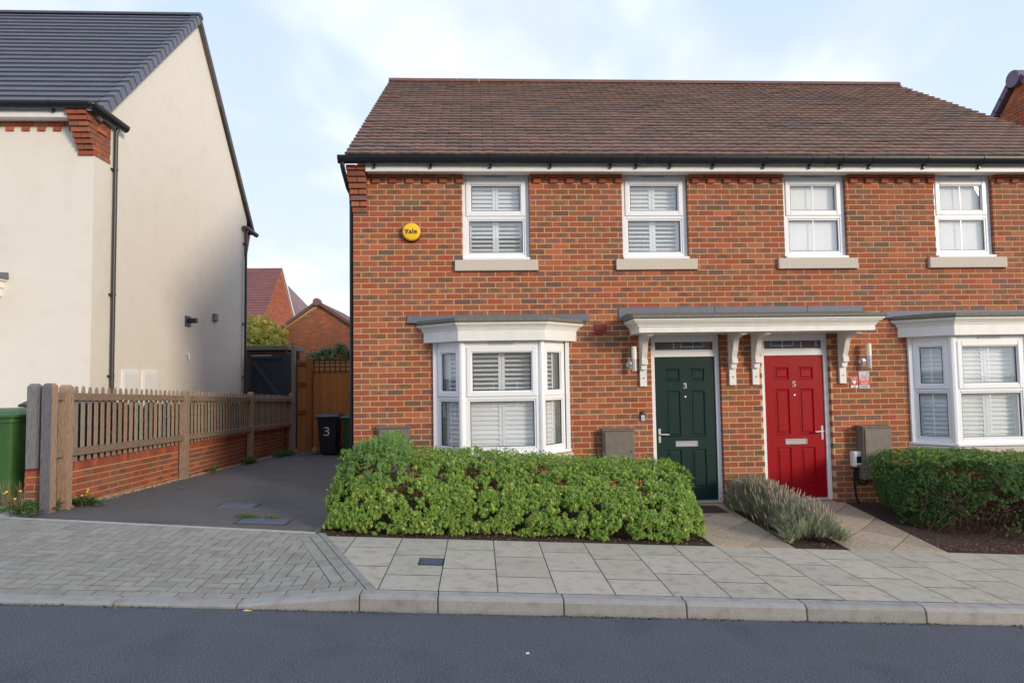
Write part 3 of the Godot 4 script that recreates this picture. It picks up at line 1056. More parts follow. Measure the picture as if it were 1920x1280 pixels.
# ---------------------------------------------------------------- doors
func front_door(house: Node, x0: float, x1: float, paint: Material, number: String, hinge_left: bool) -> void:
	var z := -0.06
	var f := Node3D.new()
	f.name = "door_frame"
	f.position = Vector3(x0, 0.05, z) - org(house)
	house.add_child(f, true)
	var a := MB.new()
	a.box(x0 + 0.002, 0.05, z - 0.08, x0 + 0.06, 2.36, z, 0.004)
	a.box(x1 - 0.06, 0.05, z - 0.08, x1 - 0.002, 2.36, z, 0.004)
	a.box(x0 + 0.06, 2.255, z - 0.08, x1 - 0.06, 2.36, z - 0.0006, 0.004)
	a.box(x0 + 0.06, 2.035, z - 0.08, x1 - 0.06, 2.115, z - 0.0006, 0.004)
	ring(a, x0 + 0.061, 2.116, x1 - 0.061, 2.254, 0.016, z - 0.05, z - 0.012, 0.004)
	put(f, "frame", a, M.upvc)
	# white cavity closer down the reveals
	var rv := MB.new()
	rv.box(x1 - 0.003, 0.05, z - 0.02, x1 - 0.0005, 2.3, 0.0, 0.0)
	glaze(f, Transform3D(), x0 + 0.078, 2.133, x1 - 0.078, 2.237, z - 0.03)
	var gb := MB.new()
	for q in [0.333, 0.667]:
		var gx := lerpf(x0 + 0.078, x1 - 0.078, q)
		gb.box(gx - 0.005, 2.133, z - 0.044, gx + 0.005, 2.237, z - 0.04)
	put(f, "glazing_bar", gb, M.upvc)
	var th := MB.new()
	th.box(x0 + 0.06, 0.05, z - 0.06, x1 - 0.06, 0.085, z + 0.03, 0.004)
	put(f, "threshold", th, M.steel)
	# leaf with six raised and fielded panels
	var d := Node3D.new()
	d.name = "door"
	d.position = Vector3(x0, 0.09, z) - org(house)
	house.add_child(d, true)
	tag(d, "dark green six panel door numbered 3" if number == "3" else "glossy red six panel door numbered 5", "")
	var lx := x0 + 0.064
	var rx := x1 - 0.064
	var W := rx - lx
	var zl := z - 0.02
	var pn := []
	for s in [[0.17, 0.42], [0.58, 0.83]]:
		for t in [[0.245, 0.78], [0.945, 1.575], [1.7, 1.875]]:
			pn.append([lx + W * s[0], t[0], lx + W * s[1], t[1]])
	var lf := MB.new()
	var xs := [lx, lx + W * 0.17, lx + W * 0.42, lx + W * 0.58, lx + W * 0.83, rx]
	var ys := [0.09, 0.245, 0.78, 0.945, 1.575, 1.7, 1.875, 2.03]
	for i in 5:
		for j in 7:
			if i % 2 == 1 and j % 2 == 1: continue
			lf.quad(Vector3(xs[i], ys[j], zl), Vector3(xs[i + 1], ys[j], zl), Vector3(xs[i + 1], ys[j + 1], zl), Vector3(xs[i], ys[j + 1], zl))
	lf.box(lx, 0.09, zl - 0.044, rx, 2.03, zl - 0.022)
	put(d, "leaf", lf, paint)
	for p in pn:
		var m := MB.new()
		var rings := []
		for s in [[0.0, 0.0], [0.006, 0.004], [0.013, -0.009], [0.024, -0.01], [0.042, 0.001]]:
			rings.append([Vector3(p[0] + s[0], p[1] + s[0], zl + s[1]), Vector3(p[2] - s[0], p[1] + s[0], zl + s[1]), Vector3(p[2] - s[0], p[3] - s[0], zl + s[1]), Vector3(p[0] + s[0], p[3] - s[0], zl + s[1])])
		m.loft(rings, true, false, true)
		put(d, "panel", m, paint)
	var lb := MB.new()
	var cx := (lx + rx) / 2
	ring(lb, cx - 0.155, 0.812, cx + 0.155, 0.888, 0.014, zl, zl + 0.012, 0.004)
	lb.box(cx - 0.141, 0.826, zl, cx + 0.141, 0.874, zl + 0.006, 0.002)
	put(d, "letterbox", lb, M.steel)
	words(d, "number", number, 0.075, Transform3D(Basis(), Vector3(cx, 1.638, zl + 0.004)), M.grey_print, true, 0.008, true)
	var sp := MB.new()
	sp.t = Transform3D(Basis(Vector3.RIGHT, PI / 2), Vector3(cx, 1.487, zl))
	sp.lathe([[0.013, 0.0], [0.013, 0.005], [0.0, 0.008]], 12)
	put(d, "spyhole", sp, M.chrome)
	var hx := lx + 0.045 if hinge_left else rx - 0.045
	var sg := 1.0 if hinge_left else -1.0
	var h := MB.new()
	h.box(hx - 0.016, 0.87, zl, hx + 0.016, 1.06, zl + 0.009, 0.004)
	h.tube([Vector3(hx, 0.985, zl), Vector3(hx, 0.985, zl + 0.045), Vector3(hx + sg * 0.015, 0.985, zl + 0.055), Vector3(hx + sg * 0.12, 0.982, zl + 0.055)], 0.0095, 10)
	h.t = Transform3D(Basis(Vector3.RIGHT, PI / 2), Vector3(hx, 0.9, zl + 0.009))
	h.lathe([[0.011, 0.0], [0.011, 0.008], [0.0, 0.009]], 12)
	put(d, "handle", h, M.chrome)


# ---------------------------------------------------------------- the pair of brick houses
func dentils(x0: float, x1: float) -> Array:
	var r := []
	var x := x0 + 0.01
	while x < x1 - 0.03:  # projecting header course under the soffit, dentils below it
		r.append([x, 4.505, minf(0.215, x1 - x), 0.065, 0.04, 0.14, R.randi_range(3, 20)])
		x += 0.225
	return r

func brick_houses() -> void:
	var holes := [[1.462, 3.225, 2.378, 4.7], [3.655, 3.225, 4.57, 4.7], [5.925, 3.225, 6.82, 4.7], [8.1, 3.225, 8.95, 4.7], [4.005, 0.045, 4.965, 2.4], [5.535, 0.045, 6.495, 2.4], [1.11, 0.62, 2.81, 2.4], [7.645, 0.62, 9.36, 2.4]]
	for s in 4:  # the sills are wider than the openings
		var h: Array = holes[s]
		holes.append([(h[0] + h[2]) / 2 - 0.567, 3.222, (h[0] + h[2]) / 2 + 0.567, 3.376])
		h[1] = 3.37
	var h3 := thing("brick_house", "red brick house with dark green front door numbered 3 and open slatted bay shutters", "house", Vector3(2.6, 0, -4.1))
	var h5 := thing("brick_house", "red brick house with glossy red front door numbered 5, right half of the pair", "house", Vector3(7.8, 0, -4.1))
	var all := courses(0.0, 10.4, 4.575, 64, holes + [[-1, 4.42, 0.19, 4.7]], 1)
	var pieces := []
	for b in all:
		var row := roundi((4.575 - b[1]) / 0.075)
		if row == 1: continue
		pieces.append(b)
	# dentil course: projecting headers at 225 centres; the course above projects whole
	for q in [[0.2, 1.462], [2.378, 3.655], [4.57, 5.925], [6.82, 8.1], [8.95, 10.4]]:
		pieces += dentils(q[0], q[1])
		var x: float = q[0] + 0.06
		while x < q[1] - 0.06:
			pieces.append([x, 4.43, 0.1025, 0.065, 0.03, 0.14, R.randi_range(1, 12)])
			x += 0.225
	# corbelled kneeler at the left eaves
	for i in 8:
		var y := 4.03 + 0.075 * i
		var zf := 0.018 + 0.026 * i
		var xl := -0.006 - 0.007 * i
		if i % 2:
			pieces.append([xl, y, 0.0975 - xl / 2, 0.065, zf, zf + 0.1, R.randi_range(3, 45)])
			pieces.append([0.1075 + xl / 2, y, 0.085 - xl / 2, 0.065, zf, zf + 0.1, R.randi_range(3, 45)])
		else:
			pieces.append([xl, y, 0.19 - xl, 0.065, zf, zf + 0.1, R.randi_range(3, 45)])
	for side in 2:
		var h: Node3D = [h3, h5][side]
		var x0: float = [0.0, PARTY][side]
		var x1: float = [PARTY, 10.4][side]
		var mine := pieces.filter(func(b): return (b[0] + b[2] / 2 < PARTY) == (side == 0))
		var wall := MB.new()
		backing(wall, x0 + (0.003 if side == 0 else 0.0), x1 - (0.003 if side else 0.0), -0.6, 4.6, holes, -0.3, -0.0045)
		# flank, back and party walls, with the gable
		var gx := 0.003 if side == 0 else 10.397
		var gable := PackedVector2Array([Vector2(0.3, -0.6), Vector2(8.2, -0.6), Vector2(8.2, 4.85), Vector2(4.15, 7.62), Vector2(0.3, 4.95)])
		wall.t = Transform3D(Basis(Vector3(0, 0, -1), Vector3.UP, Vector3.RIGHT), Vector3(gx - (0.0 if side == 0 else 0.25), 0, 0))
		wall.extrude(gable, 0.0, 0.25)
		wall.t = Transform3D(Basis(Vector3(0, 0, -1), Vector3.UP, Vector3.RIGHT), Vector3(PARTY - 0.1 if side == 0 else PARTY + 0.002, 0, 0))
		wall.extrude(gable, 0.0, 0.098)
		wall.t = Transform3D()
		wall.box(x0 + 0.26, -0.6, -8.15, x1 - 0.26, 4.8, -7.9)
		var wo := put(h, "wall", wall, M.mortar)
		lay(wo, Transform3D(), mine, 300, func(p): return p.y < 0.95 and p.x < 4.0 or p.x > 6.6 and p.y < 0.75)
		if side == 0:  # the flank towards the drive is brick too
			var fl := MB.new()
			fl.t = Transform3D(Basis(Vector3(0, 0, 1), Vector3.UP, Vector3(-1, 0, 0)), Vector3(0.003, 0, -8.1))
			for b in courses(0.0, 8.0, 4.5, 64, []): fl.brick(b[0], b[1], b[2], b[3], b[4] + 0.004, 0.03, pick_brick())
			kind(put(wo, "flank_brickwork", fl, M.brick), "stuff")
		var floors := MB.new()
		for y in [-0.05, 2.55, 4.62]: floors.box(x0 + 0.2, y - 0.1, -8.0, x1 - 0.2, y, -0.31)
		floors.box(x0 + 0.2, -0.05, -4.2, x1 - 0.2, 4.6, -4.1)
		put(h, "inner_floor", floors, M.dark_room)
		roof_half(h, x0, x1, side)
		if side == 0:
			upper_window(h, 1.462, 2.378, true)
			upper_window(h, 3.655, 4.57, true)
			bay(h, 0.0, true)
			front_door(h, 4.005, 4.965, M.green_door, "3", true)
		else:
			upper_window(h, 5.925, 6.82, false)
			upper_window(h, 8.1, 8.95, false)
			bay(h, 6.545, false)
			front_door(h, 5.535, 6.495, M.red_door, "5", false)
	var ab := MB.new()
	ab.box(3.235, 2.357, 0.0, 3.4, 2.5, 0.012, 0.004)
	for i in 6: ab.box(3.25, 2.37 + 0.021 * i, 0.012, 3.385, 2.382 + 0.021 * i, 0.02)
	put(h3, "air_brick", ab, M.terracotta)

func tile_mesh(w: float, l: float, th: float, camber: float, col: Color) -> ArrayMesh:  # x across, y up the slope, z out; the tail lies th proud
	var mb := MB.new()
	mb.col = col
	var xs := [0.003, w * 0.26, w * 0.494, w * 0.506, w * 0.74, w - 0.003] if camber > 0 else [0.002, w * 0.5, w - 0.002]
	var dz := [0.0, camber, -camber * 0.3, -camber * 0.3, camber, 0.0] if camber > 0 else [0.0, 0.0, 0.0]
	for i in xs.size() - 1:
		var a := Vector3(xs[i], 0, th + dz[i])
		var b := Vector3(xs[i + 1], 0, th + dz[i + 1])
		var c := Vector3(xs[i + 1], l, 0.002 + dz[i + 1])
		var d := Vector3(xs[i], l, 0.002 + dz[i])
		mb.quad(a, b, c, d)
		mb.quad(a - Vector3(0, -0.004, th * 0.85), b - Vector3(0, -0.004, th * 0.85), b, a)
	mb.quad(Vector3(0.003, 0.004, 0), Vector3(0.003, 0, th), Vector3(0.003, l, 0.002), Vector3(0.003, l, 0))
	mb.quad(Vector3(w - 0.003, 0, th), Vector3(w - 0.003, 0.004, 0), Vector3(w - 0.003, l, 0), Vector3(w - 0.003, l, 0.002))
	return mb.mesh()

func roof_frame(x: float, y_e: float, z_e: float, y_r: float, z_r: float) -> Transform3D:
	var up := Vector3(0, y_r - y_e, z_r - z_e).normalized()
	return Transform3D(Basis(Vector3.RIGHT, up, Vector3.RIGHT.cross(up)), Vector3(x, y_e, z_e))

func roof_half(h: Node3D, x0: float, x1: float, side: int) -> void:
	var T := roof_frame(0, 4.735, 0.25, 7.74, -4.15)
	var L := Vector2(7.74 - 4.735, 4.4).length()
	var sh := MB.new()
	var xa := x0 - (0.06 if side == 0 else 0.0)
	var xb := x1 + (0.06 if side else 0.0)
	sh.t = T
	sh.box(xa + 0.01, 0.0, -0.05, xb - 0.01, L, 0.0)
	sh.t = roof_frame(0, 4.735, -8.55, 7.74, -4.15)
	sh.quad(Vector3(xb, 0, 0), Vector3(xa, 0, 0), Vector3(xa, L, 0), Vector3(xb, L, 0))
	var ro := put(h, "roof", sh, M.iron)
	var tones := [lin(144, 115, 103), lin(137, 111, 99), lin(131, 109, 99), lin(142, 112, 100), lin(149, 117, 106), lin(125, 107, 99)]
	var meshes := []
	for i in 18: meshes.append(tile_mesh(0.33, 0.2, 0.03, 0.005, vary(tones[i % 6], 0.05)))
	var cut := []
	for i in 4: cut.append(tile_mesh(0.165, 0.2, 0.03, 0.0, vary(tones[i], 0.05)))
	var last := [tile_mesh(0.29, 0.2, 0.03, 0.0, tones[0]), tile_mesh(0.125, 0.2, 0.03, 0.0, tones[3])]
	var rest := MB.new()
	var n := 0
	for r in 29:
		var off := -0.06 + (0.165 if r % 2 else 0.0)
		var row := []
		if r % 2: row.append([-0.06, 0.165])
		var x := off
		while x < 10.46 - 0.02:
			row.append([x, 0.33 if x + 0.33 < 10.47 else 10.46 - x])
			x += 0.33
		for q in row:
			if (q[0] + q[1] / 2 < PARTY) != (side == 0): continue
			# patches of warmer and greyer tiles, as batches come
			var pt := int(clampf((sin(q[0] * 1.7 + r * 0.31) + sin(q[0] * 0.6 - r * 0.5 + 2.0)) * 1.5 + 3.0 + R.randf_range(-2.2, 2.2), 0, 5))
			var m: ArrayMesh = meshes[pt + 6 * (R.randi() % 3)] if q[1] > 0.32 else (last[r % 2] if q[0] > 9.0 else cut[R.randi() % 4])
			var at := T * Transform3D(Basis(Vector3.RIGHT, R.randf_range(-0.012, 0.01)) * Basis(Vector3.UP, R.randf_range(-0.01, 0.01)), Vector3(q[0], r * 0.184 - 0.01, R.randf_range(-0.001, 0.004)))
			if n < 299:
				place(ro, "roof_tile", m, at, M.tile)
			else:
				append_mesh(rest, m, at)
			n += 1
	kind(put(ro, "roof_tiles_upper", rest, M.tile), "stuff")
	var x := xa
	while x < xb - 0.05:
		var w := minf(0.45, xb - x)
		var rt := MB.new()
		rt.col = vary(lin(134, 97, 84), 0.08)
		var rings := []
		for e in [0.0, w - 0.006]:
			var q := []
			for k in 9:
				var a := PI * (k / 8.0) * 1.0
				q.append(Vector3(x + e, 7.705 + sin(a) * 0.1, -4.15 + cos(a) * 0.125))
			rings.append(q)
		rt.loft(rings)
		put(ro, "ridge_tile", rt, M.tile)
		x += 0.45
	# fascia, soffit, gutter
	var fs := MB.new()
	var fa := 0.2 if side == 0 else x0
	var fb := x1 if side == 0 else 10.2
	fs.box(fa, 4.53, 0.185, fb, 4.7, 0.203, 0.003)
	put(h, "fascia", fs, M.white_paint)
	var so := MB.new()
	so.box(fa, 4.545, 0.0, fb, 4.556, 0.184)
	put(h, "soffit", so, M.white_paint)
	var gu := MB.new()
	var ga := -0.14 if side == 0 else x0
	var gb := x1 if side == 0 else 10.52
	half_pipe(gu, Vector3(ga, 4.705, 0.272), Vector3(gb, 4.705, 0.272), 0.07)
	var go := put(h, "gutter", gu, M.gutter)
	for bx in [0.32, 1.06, 1.85, 2.65, 3.46, 3.81, 4.27, 4.86, 5.56, 6.2, 6.63, 7.04, 7.81, 8.6, 9.4, 10.1]:
		if (bx < PARTY) != (side == 0): continue
		var b := MB.new()
		half_pipe(b, Vector3(bx - 0.011, 4.708, 0.272), Vector3(bx + 0.011, 4.708, 0.272), 0.076)
		b.box(bx - 0.014, 4.565, 0.203, bx + 0.014, 4.64, 0.235, 0.002)
		put(go, "gutter_bracket", b, M.gutter)
	for bx in [3.99, 6.46]:
		if (bx < PARTY) != (side == 0): continue
		var b := MB.new()
		half_pipe(b, Vector3(bx - 0.05, 4.707, 0.272), Vector3(bx + 0.05, 4.707, 0.272), 0.0755)
		put(go, "gutter_union", b, M.gutter)
	if side == 0:
		var dp := MB.new()
		dp.tube([Vector3(-0.085, 4.66, 0.272), Vector3(-0.085, 4.58, 0.272), Vector3(-0.08, 4.53, 0.235), Vector3(-0.06, 4.36, 0.03), Vector3(-0.038, 4.3, -0.06), Vector3(-0.034, 4.22, -0.09), Vector3(-0.034, 0.35, -0.09)], 0.03, 12)
		var dpo := put(h, "downpipe", dp, M.gutter)
		for y in [4.2, 2.4, 0.9]:
			var b := MB.new()
			b.t = Transform3D(Basis(), Vector3(-0.034, y, -0.09))
			b.lathe([[0.0, -0.02], [0.034, -0.02], [0.034, 0.02], [0.0, 0.02]], 12)
			b.t = Transform3D()
			b.box(-0.034, y - 0.015, -0.11, 0.0, y + 0.015, -0.07)
			put(dpo, "pipe_clip", b, M.gutter)

func append_mesh(mb: MB, m: ArrayMesh, at: Transform3D) -> void:
	var a := m.surface_get_arrays(0)
	var v: PackedVector3Array = at * (a[Mesh.ARRAY_VERTEX] as PackedVector3Array)
	mb.v.append_array(v)
	mb.n.append_array(Transform3D(at.basis.orthonormalized(), Vector3.ZERO) * (a[Mesh.ARRAY_NORMAL] as PackedVector3Array))
	mb.uv.append_array(a[Mesh.ARRAY_TEX_UV])
	mb.c.append_array(a[Mesh.ARRAY_COLOR])

func half_pipe(mb: MB, a: Vector3, b: Vector3, r: float, dp := 1.35) -> void:  # an open half-round gutter with thickness and end caps
	var d := (b - a).normalized()
	var s := Vector3.UP.cross(d)
	var rings := []
	for p in [a, b]:
		var q := []
		for k in 11:
			var an := PI * k / 10
			q.append((p as Vector3) + s * cos(an) * r - Vector3.UP * sin(an) * r * dp)
		for k in 11:
			var an := PI - PI * k / 10
			q.append((p as Vector3) + s * cos(an) * (r - 0.006) - Vector3.UP * sin(an) * (r - 0.006) * dp)
		rings.append(q)
	mb.loft(rings, true, false, false)
	for p in [a, b]:
		for k in 10:
			var a0 := PI * k / 10
			var a1 := PI * (k + 1) / 10
			mb.tri(p, (p as Vector3) + s * cos(a0) * r - Vector3.UP * sin(a0) * r * dp, (p as Vector3) + s * cos(a1) * r - Vector3.UP * sin(a1) * r * dp)


# ---------------------------------------------------------------- porch canopy and what hangs on the wall
func porch() -> void:
	var o := thing("porch_canopy", "white moulded canopy with lead top on four scroll brackets over both front doors", "canopy", Vector3(5.27, 1.64, 0))
	var xl := 3.72
	var xr := 6.83
	var rg := func(d: float, y: float) -> Array: return [Vector3(xl - d, y, 0), Vector3(xl - d, y, 0.53 + d), Vector3(xr + d, y, 0.53 + d), Vector3(xr + d, y, 0)]
	var so := MB.new()
	so.loft([rg.call(-0.02, 2.345), rg.call(-0.02, 2.36)])
	put(o, "soffit", so, M.white_paint)
	var fa := MB.new()
	fa.loft([rg.call(0.0, 2.335), rg.call(0.0, 2.42)])
	put(o, "fascia", fa, M.white_paint)
	var co := MB.new()
	co.loft([rg.call(0.015, 2.41), rg.call(0.015, 2.424), rg.call(0.03, 2.436), rg.call(0.036, 2.452), rg.call(0.062, 2.462), rg.call(0.062, 2.472), rg.call(0.082, 2.482), rg.call(0.088, 2.512), rg.call(0.084, 2.516)])
	put(o, "cornice", co, M.white_paint)
	var rl := MB.new()
	rl.loft([rg.call(0.098, 2.508), rg.call(0.106, 2.522), rg.call(0.096, 2.552), [Vector3(xl - 0.06, 2.63, 0), Vector3(xl - 0.02, 2.63, 0.03), Vector3(xr + 0.02, 2.63, 0.03), Vector3(xr + 0.06, 2.63, 0)]])
	put(o, "lead_roof", rl, M.weathered_lead)
	var xs := [3.57, 4.9, 6.2, 6.99]
	for i in 3:
		var f := MB.new()
		f.box(xs[i], 2.56, 0.0, xs[i + 1] - 0.004, 2.713, 0.014 + 0.003 * (i % 2), 0.004)
		f.quad(Vector3(xs[i], 2.54, 0.075), Vector3(xs[i + 1] - 0.004, 2.54, 0.075), Vector3(xs[i + 1] - 0.004, 2.565, 0.012), Vector3(xs[i], 2.565, 0.012))
		put(o, "lead_flashing", f, M.lead)
	for x in [3.885, 5.115, 5.437, 6.655]:
		var b := Node3D.new()
		b.name = "bracket"
		b.position = Vector3(x, 1.64, 0) - org(o)
		o.add_child(b, true)
		var m := MB.new()
		m.t = Transform3D(Basis(Vector3(0, 0, 1), Vector3.UP, Vector3(-1, 0, 0)), Vector3(x, 0, 0))
		m.extrude(P2([0, 1.64, 0.035, 1.64, 0.035, 2.34, 0, 2.34]), -0.046, 0.046)
		var sc := PackedVector2Array([Vector2(0.034, 1.97)])
		for k in 13:  # the scroll sweeps from the block out to the soffit
			var a := k / 12.0
			sc.append(Vector2(0.1 + 0.35 * pow(a, 2.0) + 0.03 * sin(a * TAU), 2.0 + 0.3 * sin(a * PI / 2)))
		sc.append(Vector2(0.46, 2.344))
		sc.append(Vector2(0.034, 2.344))
		m.extrude(sc, -0.035, 0.035)
		put(b, "scroll", m, M.white_paint)
		var k1 := MB.new()
		k1.box(x - 0.038, 1.865, 0.034, x + 0.038, 1.935, 0.085, 0.003)
		k1.box(x - 0.041, 1.935, 0.034, x + 0.041, 2.005, 0.13, 0.003)
		put(b, "block", k1, M.white_paint)
		var st := MB.new()
		st.t = Transform3D(Basis(), Vector3(x, 1.75, 0.034))
		st.extrude(P2([-0.012, -0.008, 0.012, -0.008, 0, 0.014]), 0.0, 0.004)
		put(b, "stud", st, M.iron)

func wall_lamp(x: float, label: String) -> void:
	var o := thing("wall_lamp", label, "wall lamp", Vector3(x, 2.0, 0), "porch lamps beside the doors")
	var p := MB.new()
	p.t = Transform3D(Basis(Vector3.RIGHT, PI / 2), Vector3(x - 0.035, 1.93, 0))
	p.lathe([[0.0, 0.0], [0.052, 0.0], [0.052, 0.008], [0.04, 0.022], [0.0, 0.03]], 20)
	put(o, "wall_plate", p, M.steel)
	var a := MB.new()
	a.tube([Vector3(x - 0.035, 1.93, 0.02), Vector3(x - 0.03, 1.93, 0.07), Vector3(x, 1.93, 0.1)], 0.012, 8)
	put(o, "arm", a, M.steel)
	var b := MB.new()
	b.t = Transform3D(Basis(), Vector3(x, 1.845, 0.11))
	b.lathe([[0.0, 0.0], [0.03, 0.0], [0.032, 0.004], [0.032, 0.16], [0.0, 0.162]], 20)
	put(o, "body", b, M.steel)
	var s := MB.new()
	s.t = Transform3D(Basis(), Vector3(x, 2.007, 0.11))
	s.lathe([[0.0, 0.0], [0.034, 0.0], [0.034, 0.165], [0.03, 0.172], [0.0, 0.174]], 20)
	put(o, "shade", s, M.opal)

func meter_box(x0: float, x1: float, y0: float, y1: float, d: float, label: String) -> void:
	var o := thing("meter_box", label, "meter box", Vector3((x0 + x1) / 2, y0, 0), "brown meter boxes on the front wall")
	var b := MB.new()
	b.box(x0, y0, 0.0, x1, y1, d - 0.02, 0.008)
	b.loft([[Vector3(x0 - 0.008, y1 - 0.012, 0), Vector3(x0 - 0.008, y1 - 0.012, d), Vector3(x1 + 0.008, y1 - 0.012, d), Vector3(x1 + 0.008, y1 - 0.012, 0)], [Vector3(x0 - 0.008, y1 + 0.012, 0), Vector3(x0 - 0.008, y1 + 0.002, d), Vector3(x1 + 0.008, y1 + 0.002, d), Vector3(x1 + 0.008, y1 + 0.012, 0)]])
	put(o, "case", b, M.meter)
	var f := MB.new()
	f.box(x0 + 0.022, y0 + 0.02, d - 0.02, x1 - 0.012, y1 - 0.03, d - 0.004, 0.006)
	put(o, "door", f, M.meter)
	var k := MB.new()
	k.t = Transform3D(Basis(Vector3.RIGHT, PI / 2), Vector3(x1 - 0.045, (y0 + y1) / 2, d - 0.004))
	k.lathe([[0.0, 0.0], [0.011, 0.0], [0.009, 0.006], [0.0, 0.007]], 10)
	put(o, "lock", k, M.iron)

func fittings() -> void:
	var al := thing("alarm_box", "round yellow alarm box with dark rim, high on the brick wall", "alarm box", Vector3(0.784, 3.75, 0))
	var a := MB.new()
	a.t = Transform3D(Basis(Vector3.RIGHT, PI / 2), Vector3(0.784, 3.742, 0.004))
	a.lathe([[0.0, 0.0], [0.124, 0.0], [0.126, 0.02], [0.118, 0.03], [0.0, 0.03]], 36)
	put(al, "back_plate", a, M.black_plastic)
	var c := MB.new()
	c.t = Transform3D(Basis(Vector3.RIGHT, PI / 2), Vector3(0.784, 3.755, 0.02))
	c.lathe([[0.0, 0.0], [0.12, 0.0], [0.122, 0.025], [0.116, 0.045], [0.1, 0.056], [0.06, 0.062], [0.0, 0.064]], 36)
	put(al, "cover", c, M.yellow_plastic)
	words(al, "lettering", "Yale", 0.058, Transform3D(Basis(), Vector3(0.784, 3.752, 0.085)), M.ink, true, 0.006)

	wall_lamp(3.745, "steel and opal cylinder wall lamp left of the dark green door")
	wall_lamp(6.985, "steel and opal cylinder wall lamp right of the red door, above the alarm signs")

	var bl := thing("doorbell_camera", "small black and silver video doorbell on brick beside the green door", "doorbell", Vector3(3.865, 1.175, 0))
	var b := MB.new()
	b.box(3.838, 1.177, 0.0, 3.892, 1.308, 0.02, 0.004)
	put(bl, "case", b, M.black_plastic)
	var b2 := MB.new()
	b2.box(3.84, 1.179, 0.02, 3.89, 1.255, 0.026, 0.003)
	put(bl, "face_plate", b2, M.grey_print)
	var b3 := MB.new()
	b3.t = Transform3D(Basis(Vector3.RIGHT, PI / 2), Vector3(3.865, 1.212, 0.026))
	b3.lathe([[0.0, 0.0], [0.013, 0.0], [0.011, 0.003], [0.0, 0.003]], 14)
	put(bl, "button", b3, M.steel)
	var b4 := MB.new()
	b4.t = Transform3D(Basis(Vector3.RIGHT, PI / 2), Vector3(3.865, 1.28, 0.02))
	b4.lathe([[0.0, 0.0], [0.012, 0.0], [0.0, 0.004]], 14)
	put(bl, "lens", b4, M.screen)

	meter_box(3.3, 3.72, 0.5, 1.075, 0.14, "brown meter box between the bay window and the dark green door")
	meter_box(0.32, 0.75, 0.55, 1.16, 0.09, "brown meter box at the left corner, half hidden behind the tall shrub")
	meter_box(6.815, 7.215, 0.34, 1.055, 0.19, "deep brown meter box right of the red door beside the white charger")

	var s1 := thing("alarm_sign", "small square red and white warning sign under the wall lamp", "sign", Vector3(6.825, 1.575, 0), "alarm warning signs")
	var p := MB.new()
	p.box(6.776, 1.575, 0.002, 6.874, 1.714, 0.006)
	put(s1, "plate", p, M.white_print)
	p = MB.new()
	p.box(6.778, 1.608, 0.006, 6.872, 1.712, 0.0068)
	put(s1, "red_panel", p, M.red_print)
	p = MB.new()
	p.t = Transform3D(Basis(), Vector3(6.825, 1.652, 0.0068))
	p.extrude(P2([-0.026, 0.028, 0, 0.02, 0.026, 0.028, 0.024, 0.0, 0.0, -0.032, -0.024, 0.0]), 0.0, 0.0006)
	put(s1, "shield", p, M.white_print)
	for y in [1.697, 1.594, 1.583]:
		words(s1, "lettering", "ALARM" if y > 1.65 else "24 HOUR", 0.012 if y > 1.65 else 0.007, Transform3D(Basis(), Vector3(6.825, y, 0.0075)), M.white_print if y > 1.65 else M.ink, true, 0.0006)
	var s2 := thing("alarm_sign", "larger red, white and silver Alarm sign stuck to the bricks", "sign", Vector3(6.967, 1.565, 0), "alarm warning signs")
	p = MB.new()
	p.box(6.893, 1.565, 0.002, 7.041, 1.8, 0.006)
	put(s2, "plate", p, M.grey_print)
	p = MB.new()
	p.box(6.895, 1.612, 0.006, 7.039, 1.72, 0.0068)
	put(s2, "red_panel", p, M.red_print)
	words(s2, "lettering", "Alarm", 0.034, Transform3D(Basis(), Vector3(6.964, 1.697, 0.0075)), M.white_print, true, 0.0006)
	words(s2, "lettering", "Protected by", 0.014, Transform3D(Basis(), Vector3(6.967, 1.665, 0.0075)), M.white_print, true, 0.0006)
	words(s2, "lettering", "Security", 0.02, Transform3D(Basis(), Vector3(6.967, 1.636, 0.0075)), M.white_print, true, 0.0006)
	p = MB.new()
	for q in [[6.905, 1.59, 7.025], [6.915, 1.577, 7.01], [6.91, 1.738, 7.02]]: p.box(q[0], q[1], 0.006, q[2], q[1] + 0.006, 0.0066)
	put(s2, "small_print", p, M.ink)
	p = MB.new()
	p.t = Transform3D(Basis(), Vector3(7.012, 1.772, 0.006))
	p.extrude(P2([-0.012, 0.012, 0.012, 0.008, 0.008, -0.012, 0.0, -0.004, -0.006, -0.002]), 0.0, 0.0006)
	put(s2, "emblem", p, M.cover)

	var ch := thing("car_charger", "small white electric car charger on the wall with black cable looped below", "charger", Vector3(6.79, 0.5, 0))
	p = MB.new()
	p.box(6.712, 0.507, 0.0, 6.86, 0.718, 0.11, 0.018)
	put(ch, "case", p, M.white_plastic)
	p = MB.new()
	p.box(6.752, 0.563, 0.108, 6.835, 0.655, 0.113, 0.002)
	put(ch, "screen", p, M.screen)
	p = MB.new()
	p.box(6.752, 0.522, 0.108, 6.84, 0.542, 0.113, 0.002)
	put(ch, "green_strip", p, M.green_print)
	p = MB.new()
	for i in 7: p.box(6.756 + 0.012 * i, 0.672, 0.108, 6.764 + 0.012 * i, 0.68, 0.1115)
	put(ch, "lettering", p, M.iron)
	p = MB.new()
	var path := [Vector3(6.775, 0.51, 0.05), Vector3(6.77, 0.46, 0.055)]
	for i in 17:
		var an := PI * 0.95 + i / 16.0 * PI * 1.25
		path.append(Vector3(6.845 + cos(an) * 0.075, 0.37 + sin(an) * 0.1, 0.06 + 0.002 * i))
	path.append(Vector3(6.95, 0.47, 0.1))
	p.tube(path, 0.014, 8)
